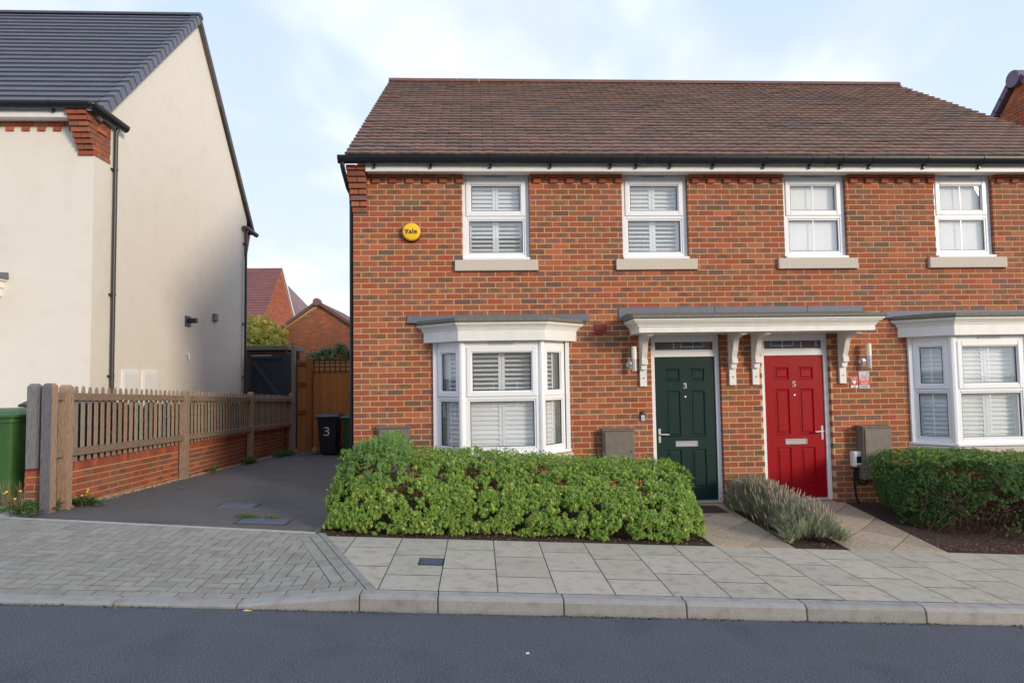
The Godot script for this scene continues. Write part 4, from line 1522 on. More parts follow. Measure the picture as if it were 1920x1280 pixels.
	p.tube([Vector3(6.755, 0.51, 0.04), Vector3(6.75, 0.42, 0.045), Vector3(6.745, 0.25, 0.05), Vector3(6.755, 0.1, 0.06), Vector3(6.79, 0.0, 0.075), Vector3(6.84, -0.07, 0.1)], 0.014, 8)
	put(ch, "cable", p, M.rubber)
	var vt := thing("drain_vent", "small white plastic vent low on the brick pier behind the lavender", "vent", Vector3(5.15, 0.27, 0))
	p = MB.new()
	p.box(5.1, 0.27, 0.0, 5.195, 0.36, 0.02, 0.004)
	put(vt, "plate", p, M.white_plastic)
	p = MB.new()
	for i in 4: p.box(5.112, 0.285 + 0.018 * i, 0.02, 5.183, 0.294 + 0.018 * i, 0.026)
	put(vt, "louvre", p, M.white_plastic)
	var dm := thing("door_mat", "dark brown coir door mat in front of the green door", "door mat", Vector3(4.45, 0.03, 0.3))
	p = MB.new()
	p.t = Transform3D(Basis(Vector3.FORWARD, atan(0.0535)), Vector3(4.45, gy(4.45, 0.3) + 0.003, 0.3))
	p.box(-0.37, 0, -0.22, 0.37, 0.016, 0.22, 0.005)
	put(dm, "pile", p, M.mat)


# ---------------------------------------------------------------- the rendered house on the left
func left_house() -> void:
	var X := -3.906
	var o := thing("rendered_house", "cream rendered house with dark grey tiled roof beyond the picket fence", "house", Vector3(-7.5, 0.4, -4))
	var w := MB.new()
	w.t = Transform3D(Basis(Vector3(0, 0, -1), Vector3.UP, Vector3.RIGHT), Vector3(X - 0.25, 0, 0))
	w.extrude(P2([0.9, 0.0, 7.18, 0.0, 7.18, 5.8, 4.25, 9.06, 0.9, 5.72]), 0.0, 0.25)
	w.t = Transform3D()
	w.box(-12.0, 0.0, -1.15, X - 0.25, 5.7, -0.9)
	w.box(-12.0, 0.0, -7.18, X - 0.25, 5.7, -6.93)
	w.box(-12.25, 0.0, -7.18, -12.0, 5.7, -0.9)
	var wo := put(o, "wall", w, M.render)
	# corbelled brick kneeler at the eaves, and red header band with dentils
	var bl := []
	for i in 8:
		var y := 5.11 + 0.075 * i
		var zf := 0.03 + 0.032 * i
		var xl := -0.215 - 0.008 * i
		if i % 2: bl += [[xl, y, 0.105 - (xl + 0.215) / 2, 0.065, zf, zf + 0.1], [xl + 0.115 - (xl + 0.215) / 2, y, -(xl + 0.115 - (xl + 0.215) / 2) + 0.006, 0.065, zf, zf + 0.1]]
		else: bl.append([xl, y, 0.006 - xl, 0.065, zf, zf + 0.1])
	var core := MB.new()
	for i in 8: core.box(X - 0.2 - 0.008 * i, 5.112 + 0.075 * i, -1.3, X + 0.002, 5.182 + 0.075 * i, -0.9 + 0.014 + 0.032 * i)
	put(o, "kneeler_mortar", core, M.mortar)
	lay(wo, Transform3D(Basis(), Vector3(X, 0, -0.9)), bl, 400)
	var sd := []
	for i in 8:
		var y := 5.11 + 0.075 * i
		var x := -0.03 - 0.032 * i - (0.0 if i % 2 else 0.1125)
		while x < 0.4 - 0.04:
			var a := maxf(x, -0.015 - 0.032 * i)
			var b := minf(x + 0.215, 0.4)
			if b - a > 0.04: sd.append([a, y, b - a, 0.065, 0.012 + (0.02 if (i == 6 or i == 5) and R.randf() < 0.4 else 0.0), 0.1])
			x += 0.225
	lay(wo, Transform3D(Basis(Vector3(0, 0, -1), Vector3.UP, Vector3.RIGHT), Vector3(X, 0, -0.9)), sd, 400)
	var dn := []
	for i in 26:
		var x := -0.3 - 0.0 - 0.222 * i
		dn.append([x - 0.11, 5.54, 0.215, 0.065, 0.035, 0.08, R.randi_range(3, 20)])
		dn.append([x - 0.05, 5.468, 0.1025, 0.065, 0.028, 0.08, R.randi_range(1, 12)])
	lay(wo, Transform3D(Basis(), Vector3(X, 0, -0.9)), dn, 400)
	var bk := []
	for i in 8: bk.append([6.12 + 0.0, 4.75 + 0.075 * i, 0.16 + 0.03 * i, 0.065, 0.01, 0.1])
	lay(wo, Transform3D(Basis(Vector3(0, 0, -1), Vector3.UP, Vector3.RIGHT), Vector3(X, 0, -0.9)), bk, 400)
	# roof
	var T := roof_frame(0, 5.72, -0.85, 9.1, -4.25)
	var L := Vector2(3.38, 3.4).length()
	var xv := -3.84
	var sh := MB.new()
	sh.t = T
	sh.box(-12.2, 0, -0.06, xv - 0.01, L, 0.0)
	sh.t = Transform3D()
	sh.loft([[Vector3(-12.2, 9.03, -4.25), Vector3(-12.2, 9.1, -4.25), Vector3(-12.2, 5.42, -7.5), Vector3(-12.2, 5.36, -7.44)], [Vector3(xv - 0.01, 9.03, -4.25), Vector3(xv - 0.01, 9.1, -4.25), Vector3(xv - 0.01, 5.42, -7.5), Vector3(xv - 0.01, 5.36, -7.44)]])
	var ro := put(o, "roof", sh, M.iron)
	var ms := []
	for i in 6: ms.append(tile_mesh(0.3, 0.215, 0.034, 0.0, vary(lin(104, 106, 116), 0.05)))
	var rest := MB.new()
	var n := 0
	for r in 24:
		for k in 27:
			var x := xv - 0.1 - 0.3 * (k + 1) - (0.15 if r % 2 else 0.0)
			var at := T * Transform3D(Basis(), Vector3(x, r * 0.2 - 0.02, 0.002 + R.randf_range(0, 0.002)))
			if k < 11: place(ro, "roof_tile", ms[R.randi() % 6], at, M.slate)
			else: append_mesh(rest, ms[R.randi() % 6], at)
		if r % 2:
			var half := tile_mesh(0.15, 0.215, 0.034, 0.0, vary(lin(104, 106, 116), 0.05))
			append_mesh(rest, half, T * Transform3D(Basis(), Vector3(xv - 0.25, r * 0.2 - 0.02, 0.002)))
	kind(put(ro, "roof_tiles_far", rest, M.slate), "stuff")
	for r in 24:
		var v := MB.new()
		v.col = vary(lin(112, 116, 130), 0.04)
		v.t = T
		v.loft([[Vector3(xv - 0.12, r * 0.2 - 0.03, 0.0), Vector3(xv + 0.02, r * 0.2 - 0.03, -0.12), Vector3(xv + 0.025, r * 0.2 - 0.03, 0.05), Vector3(xv - 0.12, r * 0.2 - 0.03, 0.05)], [Vector3(xv - 0.12, r * 0.2 + 0.185, 0.0), Vector3(xv + 0.01, r * 0.2 + 0.185, -0.12), Vector3(xv + 0.01, r * 0.2 + 0.185, 0.014), Vector3(xv - 0.12, r * 0.2 + 0.185, 0.014)]])
		put(ro, "verge_tile", v, M.slate)
	var Tb := roof_frame(0, 5.42, -7.5, 9.1, -4.25)
	for r in 24:
		var v := MB.new()
		v.col = vary(lin(98, 88, 88), 0.04)
		v.t = Tb
		v.box(xv - 0.1, r * 0.204, -0.034, xv + 0.02, r * 0.204 + 0.2, 0.06)
		put(ro, "verge_tile", v, M.slate)
	for i in 16:
		var rt := MB.new()
		rt.col = vary(lin(84, 88, 98), 0.05)
		var rings := []
		for e in [0.0, 0.444]:
			var q := []
			for k in 9:
				var a := PI * k / 8.0
				q.append(Vector3(xv + 0.03 - 0.45 * i - e, 9.07 + sin(a) * 0.085, -4.25 + cos(a) * 0.11))
			rings.append(q)
		rt.loft(rings)
		put(ro, "ridge_tile", rt, M.slate)
	# eaves
	var fs := MB.new()
	fs.box(-12.0, 5.6, -0.72, X - 0.22, 5.72, -0.7, 0.003)
	fs.box(-12.0, 5.603, -0.9, X - 0.22, 5.613, -0.721)
	put(o, "fascia", fs, M.white_paint)
	var gu := MB.new()
	half_pipe(gu, Vector3(-12, 5.79, -0.63), Vector3(-3.82, 5.79, -0.63), 0.07)
	half_pipe(gu, Vector3(-3.8, 5.785, -0.6), Vector3(-3.8, 5.775, -1.53), 0.07)
	gu.box(-3.86, 5.725, -0.69, -3.74, 5.79, -0.57, 0.02)
	var go := put(o, "gutter", gu, M.gutter)
	for i in 4:
		var b := MB.new()
		var x := -4.36 - 0.78 * i
		half_pipe(b, Vector3(x - 0.012, 5.793, -0.63), Vector3(x + 0.012, 5.793, -0.63), 0.076)
		b.box(x - 0.012, 5.66, -0.7, x + 0.012, 5.74, -0.66, 0.002)
		put(go, "gutter_bracket", b, M.gutter)
	for q in [[-1.37, 5.74, -3.855, 1.0], [-6.95, 5.4, -3.84, 0.4]]:
		var dp := MB.new()
		dp.tube([Vector3(-3.8, q[1], q[0]), Vector3(q[2], q[1] - 0.12, q[0]), Vector3(q[2], 3.0, q[0]), Vector3(q[2], 0.4, q[0])], 0.03, 12)
		if q[3] < 0.5:
			half_pipe(dp, Vector3(-3.82, 5.45, -6.8), Vector3(-3.82, 5.42, -7.62), 0.06)
		var po := put(o, "downpipe", dp, M.pipe)
		for y in [5.05, 3.13, 1.9]:
			var b := MB.new()
			b.t = Transform3D(Basis(), Vector3(q[2], y, q[0]))
			b.lathe([[0.0, -0.02], [0.035, -0.02], [0.035, 0.02], [0.0, 0.02]], 12)
			b.t = Transform3D()
			b.box(X, y - 0.014, q[0] - 0.05, q[2], y + 0.014, q[0] + 0.05)
			put(po, "pipe_clip", b, M.pipe)
	# what is fixed to the flank
	var fp := MB.new()
	fp.box(X, 2.85, -4.12, X + 0.02, 3.05, -3.9, 0.003)
	put(o, "flue_plate", fp, M.cover)
	var fl := MB.new()
	fl.t = Transform3D(Basis(Vector3.FORWARD, PI / 2), Vector3(X + 0.02, 2.96, -4.01))
	fl.lathe([[0.0, 0.0], [0.05, 0.0], [0.05, 0.16], [0.045, 0.17], [0.0, 0.17]], 16)
	put(o, "flue", fl, M.black_plastic)
	var vn := MB.new()
	vn.box(X, 3.06, -5.38, X + 0.05, 3.22, -5.2, 0.008)
	put(o, "wall_vent", vn, M.meter)
	var pt := MB.new()
	pt.tube([Vector3(X, 2.33, -3.99), Vector3(X + 0.05, 2.32, -3.99), Vector3(X + 0.055, 2.22, -3.99)], 0.016, 8)
	put(o, "overflow_pipe", pt, M.white_plastic)
	for z in [-1.95, -2.57]:
		var c := MB.new()
		c.box(X, 1.3, z - 0.26, X + 0.03, 1.985, z + 0.25, 0.006)
		var co := put(o, "meter_cupboard", c, M.white_plastic)
		var d := MB.new()
		d.box(X + 0.03, 1.34, z - 0.22, X + 0.038, 1.945, z + 0.21, 0.004)
		put(co, "door", d, M.white_plastic)
	# end of the porch canopy
	var pc := MB.new()
	pc.box(-8.0, 3.17, -0.9, -5.12, 3.27, -0.5, 0.006)
	pc.box(-8.0, 3.27, -0.9, -5.08, 3.3, -0.45, 0.01)
	put(o, "canopy", pc, M.white_paint)
	var pl := MB.new()
	pl.loft([[Vector3(-8, 3.3, -0.9), Vector3(-8, 3.3, -0.43), Vector3(-5.06, 3.3, -0.43), Vector3(-5.06, 3.3, -0.9)], [Vector3(-8, 3.4, -0.9), Vector3(-8, 3.34, -0.44), Vector3(-5.07, 3.34, -0.44), Vector3(-5.07, 3.4, -0.9)]])
	put(o, "canopy_lead", pl, M.lead)
	var pb := MB.new()
	pb.box(-5.22, 3.05, -0.9, -5.14, 3.17, -0.7, 0.01)
	put(o, "canopy_bracket", pb, M.white_paint)


# ---------------------------------------------------------------- picket fence on its dwarf wall
func post_mesh(mb: MB, x: float, z: float, y0: float, y1: float, s := 0.1) -> void:
	mb.loft([[Vector3(x - s / 2, y0, z - s / 2), Vector3(x - s / 2, y0, z + s / 2), Vector3(x + s / 2, y0, z + s / 2), Vector3(x + s / 2, y0, z - s / 2)], [Vector3(x - s / 2, y1 - 0.03, z - s / 2), Vector3(x - s / 2, y1 - 0.03, z + s / 2), Vector3(x + s / 2, y1 - 0.03, z + s / 2), Vector3(x + s / 2, y1 - 0.03, z - s / 2)], [Vector3(x - s / 2 + 0.022, y1, z - s / 2 + 0.022), Vector3(x - s / 2 + 0.022, y1, z + s / 2 - 0.022), Vector3(x + s / 2 - 0.022, y1, z + s / 2 - 0.022), Vector3(x + s / 2 - 0.022, y1, z - s / 2 + 0.022)]])

func fence() -> void:
	var wt := func(z: float) -> float: return 0.905 + 0.0267 * (z - 1.42)
	var T := Transform3D(Basis(Vector3(0, -0.0267, -1).normalized(), Vector3(0, 1, -0.0267).normalized(), Vector3.RIGHT), Vector3(-3.02, 0.905, 1.42))
	var o := thing("boundary_wall", "low red brick wall with brick on edge coping along the drive", "wall", Vector3(-3.13, 0.4, -3))
	var core := MB.new()
	core.t = T
	core.box(0.008, -1.0, -0.208, 9.0, -0.008, -0.008)
	var wo := put(o, "core", core, M.mortar)
	var bl := courses(0.0, 9.0, -0.1125, 7, [])
	var vis := bl.filter(func(b): return true)
	lay(wo, T, vis, 299)
	var cp := []
	for i in 120: cp.append([0.075 * i, -0.1025, 0.061, 0.1025, 0.002 + R.randf_range(-0.001, 0.002), 0.214, R.randi_range(0, 8)])
	lay(wo, T, cp, 300, func(_p): return false, "coping_brick")
	var en := []
	for i in 7: en += [[0.0, -0.1125 - 0.075 * (i + 1) + 0.005, 0.215, 0.065, 0.0, 0.1]] if i % 2 == 0 else [[0.0, -0.1125 - 0.075 * (i + 1) + 0.005, 0.1, 0.065, 0.0, 0.1], [0.112, -0.1125 - 0.075 * (i + 1) + 0.005, 0.1, 0.065, 0.0, 0.1]]
	lay(wo, Transform3D(Basis(), Vector3(-3.235, 0.905, 1.424)), en, 300)
	var f := thing("picket_fence", "weathered timber picket fence standing along the low brick wall", "fence", Vector3(-2.95, 0.4, -3))
	var wood := [lin(176, 146, 122), lin(164, 142, 122), lin(150, 138, 124), lin(168, 154, 138)]
	for q in [[-2.95, 1.48, 0.38, 1.802, 0.105], [-2.95, 1.2, 0.36, 1.78, 0.105], [-2.95, -1.76, 0.18, 1.665, 0.105], [-2.95, -4.73, 0.14, 1.568, 0.105], [-2.95, -7.6, 0.0, 1.475, 0.105]]:
		var p := MB.new()
		p.col = vary(wood[R.randi() % 2], 0.06)
		post_mesh(p, q[0], q[1], q[2], q[3], q[4])
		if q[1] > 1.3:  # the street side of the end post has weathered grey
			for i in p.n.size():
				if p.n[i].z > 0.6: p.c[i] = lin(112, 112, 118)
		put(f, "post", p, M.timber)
	var p := MB.new()
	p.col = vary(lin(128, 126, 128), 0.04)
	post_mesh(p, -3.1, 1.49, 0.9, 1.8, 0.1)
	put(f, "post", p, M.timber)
	var zs := [1.48, 1.2, -1.76, -4.73, -7.6]
	for i in 4:
		for q in [[1.645, 0.039], [1.018, 0.0335]]:
			var r := MB.new()
			r.col = vary(lin(148, 126, 108), 0.08)
			var a: float = zs[i] - 0.045
			var b: float = zs[i + 1] + 0.045
			var ya: float = q[0] + q[1] * (a - 1.0)
			var yb: float = q[0] + q[1] * (b - 1.0)
			r.loft([[Vector3(-2.972, ya - 0.042, a), Vector3(-2.972, ya + 0.042, a), Vector3(-2.93, ya + 0.034, a), Vector3(-2.93, ya - 0.042, a)], [Vector3(-2.972, yb - 0.042, b), Vector3(-2.972, yb + 0.042, b), Vector3(-2.93, yb + 0.034, b), Vector3(-2.93, yb - 0.042, b)]])
			put(f, "rail", r, M.timber_rail)
	var z := 1.36
	while z > -7.5:
		var y0: float = wt.call(z) + 0.008
		var y1 := 1.728 + 0.041 * z + R.randf_range(-0.006, 0.006)
		var k := MB.new()
		k.col = vary(wood[R.randi() % 4], 0.1)
		k.t = Transform3D(Basis(Vector3(0, 0, -1), Vector3.UP, Vector3.RIGHT), Vector3(-2.985, 0, z))
		var pl := P2([-0.029, y0, 0.029, y0, 0.029, y1 - 0.06])
		for a in [0.25, 0.5, 0.75]: pl.append(Vector2(0.029 * cos(a * PI), y1 - 0.06 + 0.06 * sin(a * PI)))
		pl.append(Vector2(-0.029, y1 - 0.06))
		k.extrude(pl, -0.008, 0.008)
		put(f, "picket", k, M.timber)
		z -= 0.1335
	var tp := thing("tall_post", "tall weathered timber post behind the far end of the picket fence", "post", Vector3(-2.93, 0.05, -7.72))
	var t := MB.new()
	t.col = lin(158, 138, 116)
	post_mesh(t, -2.93, -7.72, 0.0, 2.76, 0.09)
	put(tp, "shaft", t, M.timber)

func boards(parent: Node, x0: float, x1: float, y0: float, y1: float, z: float, w: float, c: Color, m: Material, called := "board") -> void:
	var x := x0
	while x < x1 - 0.01:
		var b := MB.new()
		b.col = vary(c, 0.1)
		b.box(x + 0.002, y0, z - 0.01, minf(x + w - 0.002, x1), y1 + R.randf_range(-0.003, 0.003), z + R.randf_range(0.006, 0.012), 0.003)
		put(parent, called, b, m)
		x += w

func back_of_drive() -> void:
	var org_ := lin(186, 122, 62)
	var f := thing("trellis_fence", "orange brown board fence with square trellis top across the end of the drive", "fence", Vector3(-1.3, 0, -7.75))
	boards(f, -2.5, -0.05, -0.05, 1.98, -7.8, 0.125, org_, M.timber)
	var tr := MB.new()
	tr.col = lin(96, 64, 40)
	tr.box(-2.5, 2.255, -7.8, -0.05, 2.3, -7.76, 0.003)
	put(f, "top_rail", tr, M.timber_rail)
	for i in 3:
		var b := MB.new()
		b.col = lin(110, 70, 42)
		b.box(-2.5, 2.0 + 0.105 * i - 0.014, -7.778, -0.05, 2.0 + 0.105 * i + 0.014, -7.764)
		put(f, "trellis_slat", b, M.timber_rail)
	for i in 19:
		var b := MB.new()
		b.col = lin(104, 66, 40)
		b.box(-2.46 + 0.13 * i, 1.96, -7.792, -2.43 + 0.13 * i, 2.255, -7.779)
		put(f, "trellis_slat", b, M.timber)
	for x in [-2.53, -0.95]:
		var b := MB.new()
		b.col = lin(160, 100, 54)
		post_mesh(b, x, -7.7, -0.1, 2.36, 0.12)
		put(f, "post", b, M.timber)
	var s := thing("side_fence", "orange brown timber fence panel between the tall post and the trellis fence", "fence", Vector3(-2.7, 0, -7.9))
	boards(s, -2.88, -2.58, 0.0, 2.3, -7.9, 0.1, org_, M.timber)
	for y in [1.0, 1.7, 2.2]:
		var b := MB.new()
		b.col = lin(140, 86, 46)
		b.box(-2.88, y - 0.04, -7.88, -2.58, y + 0.04, -7.84)
		put(s, "rail", b, M.timber_rail)
	var b2 := thing("garden_fence", "pale orange vertical board fence beyond the trellis fence", "fence", Vector3(-2.5, 0, -11))
	boards(b2, -4.2, 0.6, 0.0, 2.37, -11.0, 0.09, lin(196, 140, 82), M.timber)
	var g_ := thing("side_gate", "dark blue grey boarded gate with diagonal brace beside the cream house", "gate", Vector3(-3.45, 0.1, -7.3))
	boards(g_, -3.88, -3.0, 0.2, 2.38, -7.34, 0.088, lin(56, 60, 74), M.timber)
	for q in [[-3.88, 0.2, -3.79, 2.41], [-3.09, 0.2, -3.0, 2.41]]:
		var b := MB.new()
		b.col = lin(58, 62, 76)
		b.box(q[0], q[1], -7.328, q[2], q[3], -7.3, 0.003)
		put(g_, "stile", b, M.timber)
	for y in [2.31, 1.2, 0.3]:
		var b := MB.new()
		b.col = lin(58, 62, 76)
		b.box(-3.79, y, -7.328, -3.09, y + 0.09, -7.302, 0.003)
		put(g_, "rail", b, M.timber_rail)
	var br := MB.new()
	br.col = lin(70, 74, 89)
	br.bar(Vector3(-3.77, 2.26, -7.3), Vector3(-3.12, 1.36, -7.3), 0.09, 0.03, Vector3.BACK)
	put(g_, "brace", br, M.timber)
	var cr := MB.new()
	for i in 14: cr.box(-3.82 + 0.035 * i, 2.38, -7.33, -3.805 + 0.035 * i, 2.408, -7.297)
	put(g_, "spike_strip", cr, M.grey_print)
	var sh := thing("garden_shed", "low shed with flat grey roof behind the dark gate", "shed", Vector3(-4.0, 0, -9.4))
	var a := MB.new()
	a.col = lin(96, 62, 46)
	a.box(-4.9, 0, -10.4, -3.5, 2.58, -9.0, 0.01)
	put(sh, "wall", a, M.timber)
	a = MB.new()
	a.box(-5.0, 2.6, -10.5, -3.4, 2.72, -8.9, 0.01)
	put(sh, "roof", a, M.weathered_lead)
	a = MB.new()
	a.col = lin(60, 62, 70)
	a.box(-3.42, 0.0, -8.92, -3.1, 2.5, -8.86, 0.01)
	a.box(-3.5, 0.0, -8.98, -3.42, 2.58, -8.9, 0.01)
	put(sh, "corner_boards", a, M.timber)


# ---------------------------------------------------------------- wheelie bins
func rrect(w: float, d: float, y: float, r: float, off := 0.0) -> Array:
	var q := []
	for c in [[1, 1], [1, -1], [-1, -1], [-1, 1]]:
		for k in 4:
			var a: float = [0.0, -PI / 2, -PI, -PI * 1.5][[[1, 1], [1, -1], [-1, -1], [-1, 1]].find(c)] + PI / 2 - k / 3.0 * PI / 2
			q.append(Vector3(c[0] * (w / 2 - r) + cos(a) * r, y, c[1] * (d / 2 - r) + sin(a) * r + off))
	return q

func bin(at: Vector3, turn: float, s: float, body: Material, lid: Material, label: String, number := "") -> void:
	var o := thing("wheelie_bin", label, "wheelie bin", at, "wheelie bins")
	var B := Transform3D(Basis(Vector3.UP, turn).scaled(Vector3.ONE * s), at)
	var m := MB.new()
	m.t = B
	m.loft([rrect(0.42, 0.5, 0.06, 0.04), rrect(0.43, 0.53, 0.2, 0.045), rrect(0.52, 0.66, 0.94, 0.05), rrect(0.52, 0.66, 0.95, 0.05)])
	m.loft([rrect(0.56, 0.7, 0.93, 0.05), rrect(0.56, 0.7, 0.985, 0.05)])
	put(o, "body", m, body)
	m = MB.new()
	m.t = B
	m.loft([rrect(0.635, 0.75, 0.985, 0.06, 0.01), rrect(0.64, 0.755, 1.01, 0.06, 0.01), rrect(0.56, 0.66, 1.045, 0.06, 0.0), rrect(0.42, 0.48, 1.07, 0.06, -0.02)])
	m.box(-0.12, 0.985, 0.36, 0.12, 1.005, 0.42, 0.006)
	put(o, "lid", m, lid)
	m = MB.new()
	m.t = B
	m.tube([Vector3(-0.24, 0.96, -0.34), Vector3(-0.23, 1.0, -0.42), Vector3(0.23, 1.0, -0.42), Vector3(0.24, 0.96, -0.34)], 0.015, 8)
	put(o, "handle", m, body)
	for x in [-0.22, 0.22]:
		m = MB.new()
		m.t = B * Transform3D(Basis(Vector3.FORWARD, PI / 2), Vector3(x - 0.025, 0.1, -0.24))
		m.lathe([[0.0, 0.0], [0.07, 0.0], [0.1, 0.01], [0.1, 0.04], [0.07, 0.05], [0.0, 0.05]], 18)
		put(o, "wheel", m, M.rubber)
	if number:
		words(o, "number", number, 0.22, B * Transform3D(Basis(Vector3.RIGHT, 0.088), Vector3(-0.02, 0.62, 0.306)), M.white_print, false, 0.02)

func bins() -> void:
	bin(Vector3(-3.69, plane(-3.69) - 0.015, 1.05), 0.04, 1.0, M.bin_green, M.bin_green, "mid green wheelie bin at the street end of the fence")
	bin(Vector3(-3.46, plane(-3.46) - 0.015, 0.3), -0.1, 1.1, M.bin_black, M.bin_lid, "black wheelie bin behind the mid green one by the fence end")
	bin(Vector3(-1.9, gy(-1.9, -7.1), -7.1), 0.02, 0.91, M.bin_black, M.bin_lid, "black wheelie bin with a white number 3 at the end of the drive", "3")
	bin(Vector3(-1.27, gy(-1.27, -6.9), -6.9), -0.03, 0.91, M.bin_dark_green, M.bin_dark_green, "dark green wheelie bin partly hidden by the corner of the brick house")
	var s := thing("rubbish_sack", "small grey plastic sack beside the black number 3 bin", "sack", Vector3(-2.22, gy(-2.2, -6.95), -6.95))
	var m := MB.new()
	m.t = Transform3D(Basis(), Vector3(-2.22, gy(-2.2, -6.95), -6.95))
	m.lathe([[0.0, 0.0], [0.07, 0.0], [0.09, 0.05], [0.08, 0.11], [0.04, 0.16], [0.015, 0.18], [0.0, 0.19]], 9)
	put(s, "bag", m, M.meter)


# ---------------------------------------------------------------- houses further off
func plain_roof(parent: Node, T: Transform3D, w: float, L: float, rows: int, tone: Color, m: Material, called := "roof") -> void:
	var mb := MB.new()
	mb.t = T
	var h := L / rows
	for r in rows:
		var x := 0.0
		while x < w - 0.01:
			var x1 := minf(x + 0.33, w)
			mb.col = vary(tone, 0.1)
			mb.quad(Vector3(x, r * h, 0.025), Vector3(x1, r * h, 0.025), Vector3(x1, r * h + h * 1.05, 0.003), Vector3(x, r * h + h * 1.05, 0.003))
			mb.quad(Vector3(x, r * h, 0.0), Vector3(x1, r * h, 0.0), Vector3(x1, r * h, 0.025), Vector3(x, r * h, 0.025))
			x = x1
	put(parent, called, mb, m)

func background() -> void:
	# A: house with its roof sloping to us and an orange gable
	var a := thing("background_house", "orange brick house with plum tiled roof seen past the cream house", "house", Vector3(-11, 0, -24))
	var w := MB.new()
	w.t = Transform3D(Basis(Vector3(0, 0, -1), Vector3.UP, Vector3.RIGHT), Vector3(-8.4, 0, 0))
	w.extrude(P2([21.3, 0, 26.9, 0, 26.9, 4.4, 24.1, 7.28, 21.3, 4.36]), 0, 0.28)
	w.t = Transform3D()
	w.box(-16, 0, -21.5, -8.4, 4.35, -21.3)
	var wo := put(a, "wall", w, M.far_brick)
	var br := MB.new()
	br.t = Transform3D(Basis(Vector3(0, 0, -1), Vector3.UP, Vector3.RIGHT), Vector3(-8.116, 0, -21.3))
	for b in courses(0, 5.6, 7.2, 66, []):
		var ym: float = b[1] + 0.02
		if ym < minf(4.36 + b[0] * 1.02, 4.4 + (5.6 - b[0] - b[2]) * 1.02): br.brick(b[0], b[1], b[2], b[3], 0.004, 0.02, R.randi_range(0, 8))
	br.t = Transform3D(Basis(), Vector3(-16, 0, -21.296))
	for b in courses(5.0, 7.88, 4.3, 30, []): br.brick(b[0], b[1], b[2], b[3], 0.004, 0.02, pick_brick())
	kind(put(wo, "brickwork", br, M.brick), "stuff")
	var T := roof_frame(-16, 4.3, -21.1, 7.36, -24.1)
	plain_roof(a, T, 7.94, 4.29, 22, lin(138, 92, 88), M.tile)
	var rb := MB.new()
	rb.t = roof_frame(-16, 4.3, -27.1, 7.36, -24.1)
	rb.quad(Vector3(7.94, 0, 0), Vector3(0, 0, 0), Vector3(0, 4.29, 0), Vector3(7.94, 4.29, 0))
	rb.quad(Vector3(7.94, 0, -0.12), Vector3(7.94, 0, 0.02), Vector3(7.94, 4.29, 0.02), Vector3(7.94, 4.29, -0.12))
	rb.col = lin(110, 84, 84)
	put(a, "roof_back", rb, M.tile)
	var gt := MB.new()
	half_pipe(gt, Vector3(-16, 4.3, -21.02), Vector3(-8.0, 4.3, -21.02), 0.07)
	gt.tube([Vector3(-8.35, 4.25, -21.1), Vector3(-8.4, 3.9, -21.24), Vector3(-8.4, 0.5, -21.24)], 0.045, 8)
	put(a, "gutter", gt, M.gutter)
	# B: garage gable
	var b_ := thing("garage", "orange brick garage gable with a low tiled roof beyond the garden hedge", "garage", Vector3(-4.35, 0, -18))
	w = MB.new()
	w.extrude(P2([-6.0, 0, -2.75, 0, -2.75, 3.58, -4.37, 4.62, -6.0, 3.45]), -21.0, -16.0)
	wo = put(b_, "wall", w, M.mortar)
	br = MB.new()
	for b in courses(-6.0, -2.75, 4.6, 46, []):
		var yt: float = b[1] + 0.02
		if yt < minf(3.45 + (b[0] + 6.0) * 0.72, 3.58 + (-2.75 - b[0] - b[2]) * 0.64):
			br.t = Transform3D(Basis(), Vector3(0, 0, -15.992))
			br.brick(b[0], b[1], b[2], b[3], 0.004, 0.02, R.randi_range(0, 12) if R.randf() < 0.7 else pick_brick())
	kind(put(wo, "brickwork", br, M.brick), "stuff")
	w = MB.new()
	w.col = lin(122, 92, 88)
	w.bar(Vector3(-6.2, 3.36, -15.95), Vector3(-4.37, 4.7, -15.95), 0.16, 0.1, Vector3.UP)
	w.bar(Vector3(-2.55, 3.5, -15.95), Vector3(-4.37, 4.7, -15.95), 0.16, 0.1, Vector3.UP)
	w.quad(Vector3(-6.2, 3.4, -16), Vector3(-4.37, 4.75, -16), Vector3(-4.37, 4.75, -21), Vector3(-6.2, 3.4, -21))
	w.quad(Vector3(-4.37, 4.75, -16), Vector3(-2.55, 3.54, -16), Vector3(-2.55, 3.54, -21), Vector3(-4.37, 4.75, -21))
	put(b_, "roof", w, M.tile)
	w = MB.new()
	w.col = lin(140, 108, 100)
	w.t = Transform3D(Basis(Vector3.RIGHT, PI / 2), Vector3(-4.37, 4.7, -16.2))
	w.lathe([[0.0, 0.0], [0.14, 0.0], [0.14, 0.34], [0.0, 0.34]], 12)
	put(b_, "ridge_tile", w, M.tile)
	# C: another roof between them
	var c := thing("background_house", "greyish plum roof slope showing between the orange gables", "house", Vector3(-11, 0, -33))
	w = MB.new()
	w.box(-14, 0, -37, -8.6, 4.9, -31, 0.01)
	put(c, "wall", w, M.terracotta)
	w = MB.new()
	w.col = lin(150, 118, 116)
	w.loft([[Vector3(-14.2, 4.9, -30.6), Vector3(-8.3, 4.9, -30.6), Vector3(-8.3, 4.9, -37.4), Vector3(-14.2, 4.9, -37.4)], [Vector3(-11.4, 8.4, -33.9), Vector3(-11.1, 8.4, -33.9), Vector3(-11.1, 8.4, -34.1), Vector3(-11.4, 8.4, -34.1)]])
	put(c, "roof", w, M.tile)
	# D: the neighbour whose gable shows above the right end of the roof
	var d := thing("neighbour_house", "brick gable with purple grey verge rising behind the right end of the roof", "house", Vector3(15.5, 0, -3.8))
	w = MB.new()
